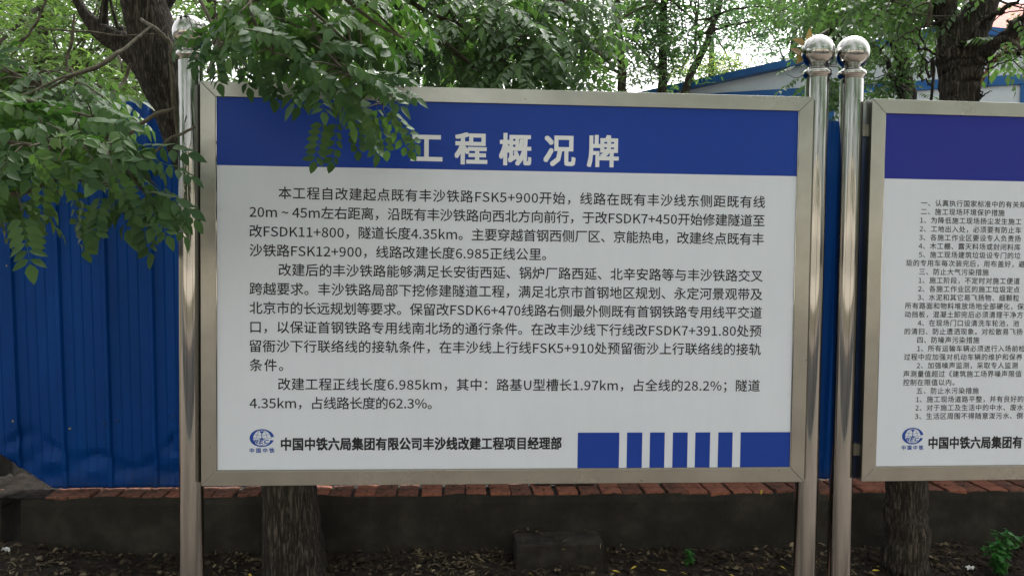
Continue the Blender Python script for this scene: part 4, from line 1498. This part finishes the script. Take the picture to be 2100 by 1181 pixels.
bg_tree('low green tree just over the fence top left of the forked trunk', 250, 9.5, 10, 0.05,
        [(100, 150), (380, 150), (380, 245), (100, 245)], (9, 10.5), 40, 0.28, 50, M['leaffar'], 50, upper=0)

# ------------------------------------------------------------------ site cabins behind the trees on the right
def gpt(px, py):
    """a point on the cabin's front plane"""
    Y = 9.5
    for _ in range(12):
        P = at(px, py, Y)
        Y = 9.82 - 0.383 * (P[0] - 3.63)
    return at(px, py, Y)


yaw_c = math.atan(-0.383)
Lc = gpt(1369, 192)
cab = thing('site_cabin', 'white panel site cabin with a low blue-edged gable roof behind the trees', 'building', (float(Lc[0]), float(Lc[1]), 0), yaw_c)
inv = Matrix.Rotation(-yaw_c, 4, 'Z')


def cl_(P):
    v = inv @ (Vector(P) - Vector((Lc[0], Lc[1], 0)))
    return v


ridge = cl_(gpt(1947, 66))
rr_ = cl_(gpt(2100, 92))
left = cl_(gpt(1369, 192))
xr, zr, zl = ridge.x, ridge.z, left.z
x_end = xr + (rr_.x - xr) * 4.2
z_end = zr + (rr_.z - zr) * 4.2 * 0.75
x_beg = -2.6
z_beg = zl - (zr - zl) / xr * 2.6
zband = cl_(gpt(2100, 174)).z
bandh = 0.11
# walls
V = [(x_beg, 0, 0), (x_end, 0, 0), (x_end, 0, z_end - .02), (xr, 0, zr - .02), (x_beg, 0, z_beg - .02)]
V += [(x, 5.0, z) for x, _, z in V]
Fc = [(0, 1, 2, 3, 4), (9, 8, 7, 6, 5), (0, 5, 6, 1), (1, 6, 7, 2), (0, 4, 9, 5)]
link('wall', mesh('wall', V, Fc, M['whitewall']), cab)
# roof slabs with thick blue edge
for (xa, za, xb, zb) in ((x_beg - .2, z_beg - .03, xr, zr), (xr, zr, x_end + .2, z_end - .03)):
    V = [(xa, -.14, za - .02), (xb, -.14, zb - .02), (xb, 5.2, zb - .02), (xa, 5.2, za - .02), (xa, -.14, za + .065), (xb, -.14, zb + .065), (xb, 5.2, zb + .065), (xa, 5.2, za + .065)]
    link('roof', mesh('roof', V, box(0, 1, 0, 1, 0, 1)[1], M['bluetrim']), cab)
bevel(link('trim_band', mesh('trim_band', *box(x_beg, x_end, -.035, -.002, zband, zband + bandh), M['bluetrim']), cab), 0.004)
for px in (1705, 2099):
    xx = cl_(gpt(px, 200)).x
    link('trim_post', mesh('trim_post', *box(xx - .035, xx + .035, -.03, -.003, 0, zband - .003), M['bluetrim']), cab)
for px in (1590, 1990, 2200, 1450):
    xx = cl_(gpt(px, 200)).x
    link('panel_joint', mesh('panel_joint', *box(xx - .012, xx + .012, -.007, -.002, 0, zband - .003), M['whitewall']), cab)

# red-roofed house farther off
hc = at(2120, 92, 19)
hs_ = thing('red_roof_house', 'house with a faded red roof behind the cabin at the right edge', 'building', (float(hc[0]), float(hc[1]), 0), R(-8))
ez = hc[2] - 0.15
V = [(-1.2, 0, ez), (7, 0, ez), (7, 6, ez), (-1.2, 6, ez), (0.35, 2.6, ez + 1.9), (5.6, 2.6, ez + 1.9)]
Fc = [(0, 1, 5, 4), (1, 2, 5), (2, 3, 4, 5), (3, 0, 4), (3, 2, 1, 0)]
link('roof', mesh('roof', V, Fc, M['redroof']), hs_)
link('wall', mesh('wall', *box(-1.0, 6.8, .2, 5.8, 0, ez - .01), M['cream']), hs_)

# ------------------------------------------------------------------ bed: concrete block, litter, weeds
x0, x1 = at(1058, 1150, 3.97)[0], at(1240, 1150, 3.97)[0]
V, Fc = box(0, x1 - x0, 0, 0.20, -0.09, 0.098)
V = [(x, y, z + (0.010 if (x > .1 and z > 0) else 0)) for x, y, z in V]
cb = bevel(link('concrete_block', mesh('concrete_block', V, Fc, M['concrete']), None, (x0, 3.985, 0), label='dark rough concrete block lying against the foot of the low wall under the big board', category='block'), 0.008, 2)
cb.rotation_euler = (0, 0, 0.064)
cb.location.z = 0.0

gl = np.random.default_rng(77)
strip = [(np.array([(0, 0, 0), (.012, .004, .001), (.035, .003, .004), (.05, 0, 0), (.035, -.003, .004), (.012, -.004, .001)], float),
          np.array([(0, 1, 5), (1, 2, 4), (1, 4, 5), (2, 3, 4)], int)),
         (np.array([(0, 0, 0), (.012, .010, .004), (.026, .007, .006), (.036, 0, .001), (.026, -.007, .006), (.012, -.010, .003)], float),
          np.array([(0, 1, 5), (1, 2, 4), (1, 4, 5), (2, 3, 4)], int)),
         (np.array([(0, 0, 0), (.03, .0015, .004), (.075, 0, .002), (.03, -.0015, .004)], float), np.array([(0, 1, 2), (0, 2, 3)], int))]
n_ = 9000
X = gl.uniform(-3.2, 4.2, n_)
dd = gl.beta(1.1, 1.4, n_) * 0.42
Yv = wy(0) + 0.064 * X - 0.004 - dd
keep = ~((X > x0 - .01) & (X < x1 + .01) & (Yv > 3.97) & (gl.random(n_) > 0.10))
X, Yv = X[keep], Yv[keep]
dens = 0.5 + 0.5 * np.sin(X * 3.7 + 1) * np.sin(X * 9.1 + Yv * 14)
keep = gl.random(len(X)) < 0.45 + 0.75 * dens
X, Yv = X[keep], Yv[keep]
inb = (X > x0 - .01) & (X < x1 + .01) & (Yv > 3.985)
Z = np.array([soil_z(x, y) for x, y in zip(X, Yv)]) + gl.uniform(0.002, 0.016, len(X))
Z[inb] = 0.112
P_ = np.stack([X, Yv, Z], 1)
D_ = gl.normal(0, 1, P_.shape) * np.array([1, 1, 0.25])
mv, mt = scatter(strip, P_, D_, np.array([0, 0, 1.0]) + gl.normal(0, .4, P_.shape), gl.uniform(.5, 1.15, len(P_)))
link('leaf_litter', big_mesh('leaf_litter', mv, mt, M['litter']), kind='stuff', label='dry brown leaf litter covering the planting bed along the wall', category='leaf litter')
# a few crumbs on the cap bricks
n_ = 420
X = gl.uniform(-2.4, 3.2, n_)
Yv = 4.19 + 0.064 * X + gl.uniform(0.02, 0.20, n_)
P_ = np.stack([X, Yv, np.full(n_, 0.3085)], 1)
D_ = gl.normal(0, 1, P_.shape) * np.array([1, 1, 0.05])
mv, mt = scatter(strip, P_, D_, np.tile(np.array([0, 0, 1.0]), (n_, 1)), gl.uniform(.35, .8, n_))
link('wall_top_debris', big_mesh('wall_top_debris', mv, mt, M['litter']), kind='stuff', label='bits of dry leaf scattered on the cap bricks of the low wall', category='debris')


def leaf_mesh(nm, l, w_, material, seed):
    lv, lt = frond_template(0, 0.0001, l, w_, 0, 0, seed)
    return big_mesh(nm, lv[15:], lt[lt.min(axis=1) >= 15] - 15, material)


LEAFLAB = {510: 'yellow fallen leaf on the soil just left of the left-hand trunk', 1084: 'yellow fallen leaf in front of the dark concrete block', 1255: 'yellow fallen leaf just right of the dark concrete block',
           1306: 'small yellow leaf lying between the concrete block and the small weed, farthest from the kerb', 1368: 'long yellow leaf to the left of the small weed', 1395: 'yellow leaf touching the foot of the small weed',
           1495: 'yellow leaf on the kerb edge right of the small weed', 1570: 'yellow leaf left of its neighbour near the right post of the big board', 1599: 'greenish yellow leaf closest to the right post of the big board',
           1801: 'yellow leaf beside the foot of the thick right-hand trunk', 1788: 'yellow leaf nearer the kerb left of the thick right-hand trunk',
           1510: 'thin yellow leaf on the cap bricks, farther from the steel posts', 1563: 'thin yellow leaf on the cap bricks, closer to the steel posts'}
fy_me = [leaf_mesh('fallen_leaf', .034, .014, M['fallyellow'], 3), leaf_mesh('fallen_leaf', .040, .011, M['fallyellow'], 9)]
for (px, py, z, tag_) in [(510, 1179, 0, 0), (1158, 1126, .115, 1), (1255, 1172, 0, 0), (1306, 1163, 0, 0), (1368, 1174, 0, 0), (1395, 1175, 0, 0), (1570, 1167, 0, 0), (1599, 1163, 0, 0), (1801, 1165, 0, 0), (1788, 1172, 0, 0),
                          (1563, 1003, .313, 2), (1084, 1178, 0, 0), (1510, 1003, .313, 2), (1495, 1180, 0, 0)]:
    d = _F + (px - 1050) / FPX * _R - (py - 590.5) / FPX * _U
    P = CAMP + d * ((z - 1.55) / d[2])
    lab = {0: 'small yellow fallen leaf on the dark leaf litter', 1: 'yellow fallen leaf on top of the concrete block', 2: 'thin yellow leaf on the cap bricks of the low wall'}[tag_]
    lab = LEAFLAB.get(px, lab)
    o = link('fallen_leaf', fy_me[int(gl.integers(0, 2))], None, (float(P[0]), float(P[1]), float(z if tag_ else max(soil_z(P[0], P[1]) + .016, .008))), label=lab, category='leaf', group='yellow fallen leaves')
    o.rotation_euler = (gl.uniform(-.4, .4), gl.uniform(-.5, .2), gl.uniform(0, 6.28))

# stones and scraps of paper
def lump(name, P, s, material, seed, **kw):
    g = np.random.default_rng(seed)
    V, Fc = lathe([(math.sin(a) * s, -math.cos(a) * s * .7) for a in np.linspace(0.05, math.pi - .05, 8)], 10)
    V = [(x * g.uniform(.8, 1.2), y * g.uniform(.8, 1.2), z * g.uniform(.85, 1.15)) for x, y, z in V]
    return link(name, mesh(name, V, Fc, material, True), None, tuple(float(v) for v in P), **kw)


for i, (px, py, s) in enumerate([(27, 1158, .013), (82, 1150, .018), (237, 1172, .020), (78, 1163, .012), (127, 1174, .010), (160, 1178, .014), (300, 1181, .012)]):
    d = _F + (px - 1050) / FPX * _R - (py - 590.5) / FPX * _U
    P = CAMP + d * ((0.02 - 1.55) / d[2])
    P[2] = soil_z(P[0], P[1]) + s * .45
    lump('pebble', P, s, M['pebble'], 60 + i, label=['pale brown stone next to the white paper scrap at the wall gap', 'larger stone leaning where the wall face begins', 'round brown stone left of the left steel post', 'tiny stone below the larger one at the wall gap', 'small flat stone between two bigger ones in the left bed', 'brown stone at the kerb under the clipped fence corner', 'small stone nearest the left steel post'][i], category='stone', group='brown stones in the bed')
for (px, py, lab) in [(13, 1146, 'crumpled white paper scrap by the wall at the bottom left corner'), (1989, 1157, 'crumpled white scrap between the right-hand trunk and the green weed')]:
    d = _F + (px - 1050) / FPX * _R - (py - 590.5) / FPX * _U
    P = CAMP + d * ((0.02 - 1.55) / d[2])
    g = np.random.default_rng(px)
    V, Fc = grid_sheet(-.018, .018, -.012, .012, 5, 4, lambda x, y: 0)
    V = [(x + g.normal(0, .002), y + g.normal(0, .002), .012 + g.uniform(-.009, .012)) for x, y, _ in V]
    o = link('paper_scrap', mesh('paper_scrap', V, Fc, M['paper']), None, (float(P[0]), float(P[1]), soil_z(P[0], P[1]) + .01), label=lab, category='litter')


def weed(name, label, px, h, n_stem, Y, seed, leafs, spread, cat='weed'):
    g = np.random.default_rng(seed)
    b_ = at(px, 1180, Y)
    b_[2] = soil_z(b_[0], b_[1])
    root = thing(name, label, cat, tuple(b_), 0)
    st = MB()
    P, D, S = [], [], []
    for k in range(n_stem):
        e = np.array([g.normal(0, spread), g.normal(0, spread * .4), h * g.uniform(.55, 1)]) if k else np.array([spread * .35, 0, h])
        mid = e * np.array([.35, .35, .55])
        st.add(tube([np.zeros(3), mid, e], [0.0025, 0.002, 0.001], 5, 4))
        path, _ = smooth_path([np.zeros(3), mid, e], [1, 1, 1], 8)
        for i in range(2, len(path)):
            for sd_ in (1, -1):
                a = g.uniform(0, 6.28)
                P.append(path[i])
                D.append([math.cos(a), math.sin(a), g.uniform(-.1, .5)])
                S.append(leafs * g.uniform(.6, 1.2))
    link('stem', st.me('stem', M['weed']), root)
    lv, lt = frond_template(0, 0.0001, .04, .021, 0, 0, 5)
    tm = [(lv[15:], lt[lt.min(axis=1) >= 15] - 15)]
    P, D = np.array(P), np.array(D)
    mv_, mt_ = scatter(tm, P, D, np.array([0, 0, 1.0]) + g.normal(0, .3, P.shape), np.array(S))
    link('foliage', big_mesh('foliage', mv_, mt_, M['weed']), root, kind='stuff')


weed('green_weed', 'leafy bright green weed at the bottom right corner in front of the wall', 2050, 0.235, 10, 3.98, 91, 0.95, 0.085)
weed('small_weed', 'small green weed sprouting beside the concrete block under the big board', 1410, 0.085, 2, 4.05, 92, 0.62, 0.018)
dg = MB().add(tube([at(1238, 1130, 4.14), at(1236, 1112, 4.13), at(1231, 1093, 4.12)], [.0014, .0013, .0008], 5, 4))
link('dry_stalk', dg.me('dry_stalk', M['litter']), None, label='single dry straw standing at the corner of the concrete block', category='straw')

# ------------------------------------------------------------------ across the road, behind the camera (seen in the polished steel)
gR = np.random.default_rng(99)
for i, (x, y) in enumerate([(-8.6, -3.2), (-3.4, -3.4), (2.9, -3.1), (8.2, -3.3), (13.5, -3.2)]):
    h = gR.uniform(3.0, 3.6)
    b_ = np.array([x, y, -.2])
    pts = [b_, b_ + [0.05, 0, 1.5], b_ + [-.1, .1, h], b_ + [.1, 0, h + 1.8]]
    cl2 = [((x + gR.uniform(-2.7, 2.7), y + gR.uniform(-1.8, 2.6), h + gR.uniform(-.9, 3.0)), (.5, .5, .35), 70) for _ in range(46)]
    cl2 += [((x + gR.uniform(-2.4, 2.4), y + gR.uniform(2.4, 4.4), h + gR.uniform(1.2, 2.6)), (.45, .45, .3), 60) for _ in range(12)]
    tree('street_tree', ['street tree on the kerb at the far left end of the row', 'street tree on the kerb behind the viewpoint, facing the left steel post', 'street tree on the kerb facing the pair of steel posts', 'street tree on the kerb facing the second notice board', 'street tree on the kerb at the far right end of the row'][i],
         b_, pts, [.17, .14, .12, .06], None, cl2, M['leafblue'], M['barkdark'], 100 + i, templates=simple, scale=(1.6, 2.3), group='street trees along the kerb behind the viewpoint', twig_to=False)

# long tan building on the other side of the road
fb = thing('street_building', 'long tan building with dark windows across the road from the notice boards', 'building', (0, -24, 0), 0)
link('wall', mesh('wall', *box(-40, 40, -8, 0, -.15, 5.2), M['cream']), fb)
wm = mesh('window', *box(-.8, .8, -.05, .03, 1.0, 2.4), M['asphalt'])
for k in range(16):
    for z in (0, 2.4):
        link('window', wm, fb, (-37.5 + 5 * k, 0.0, z))
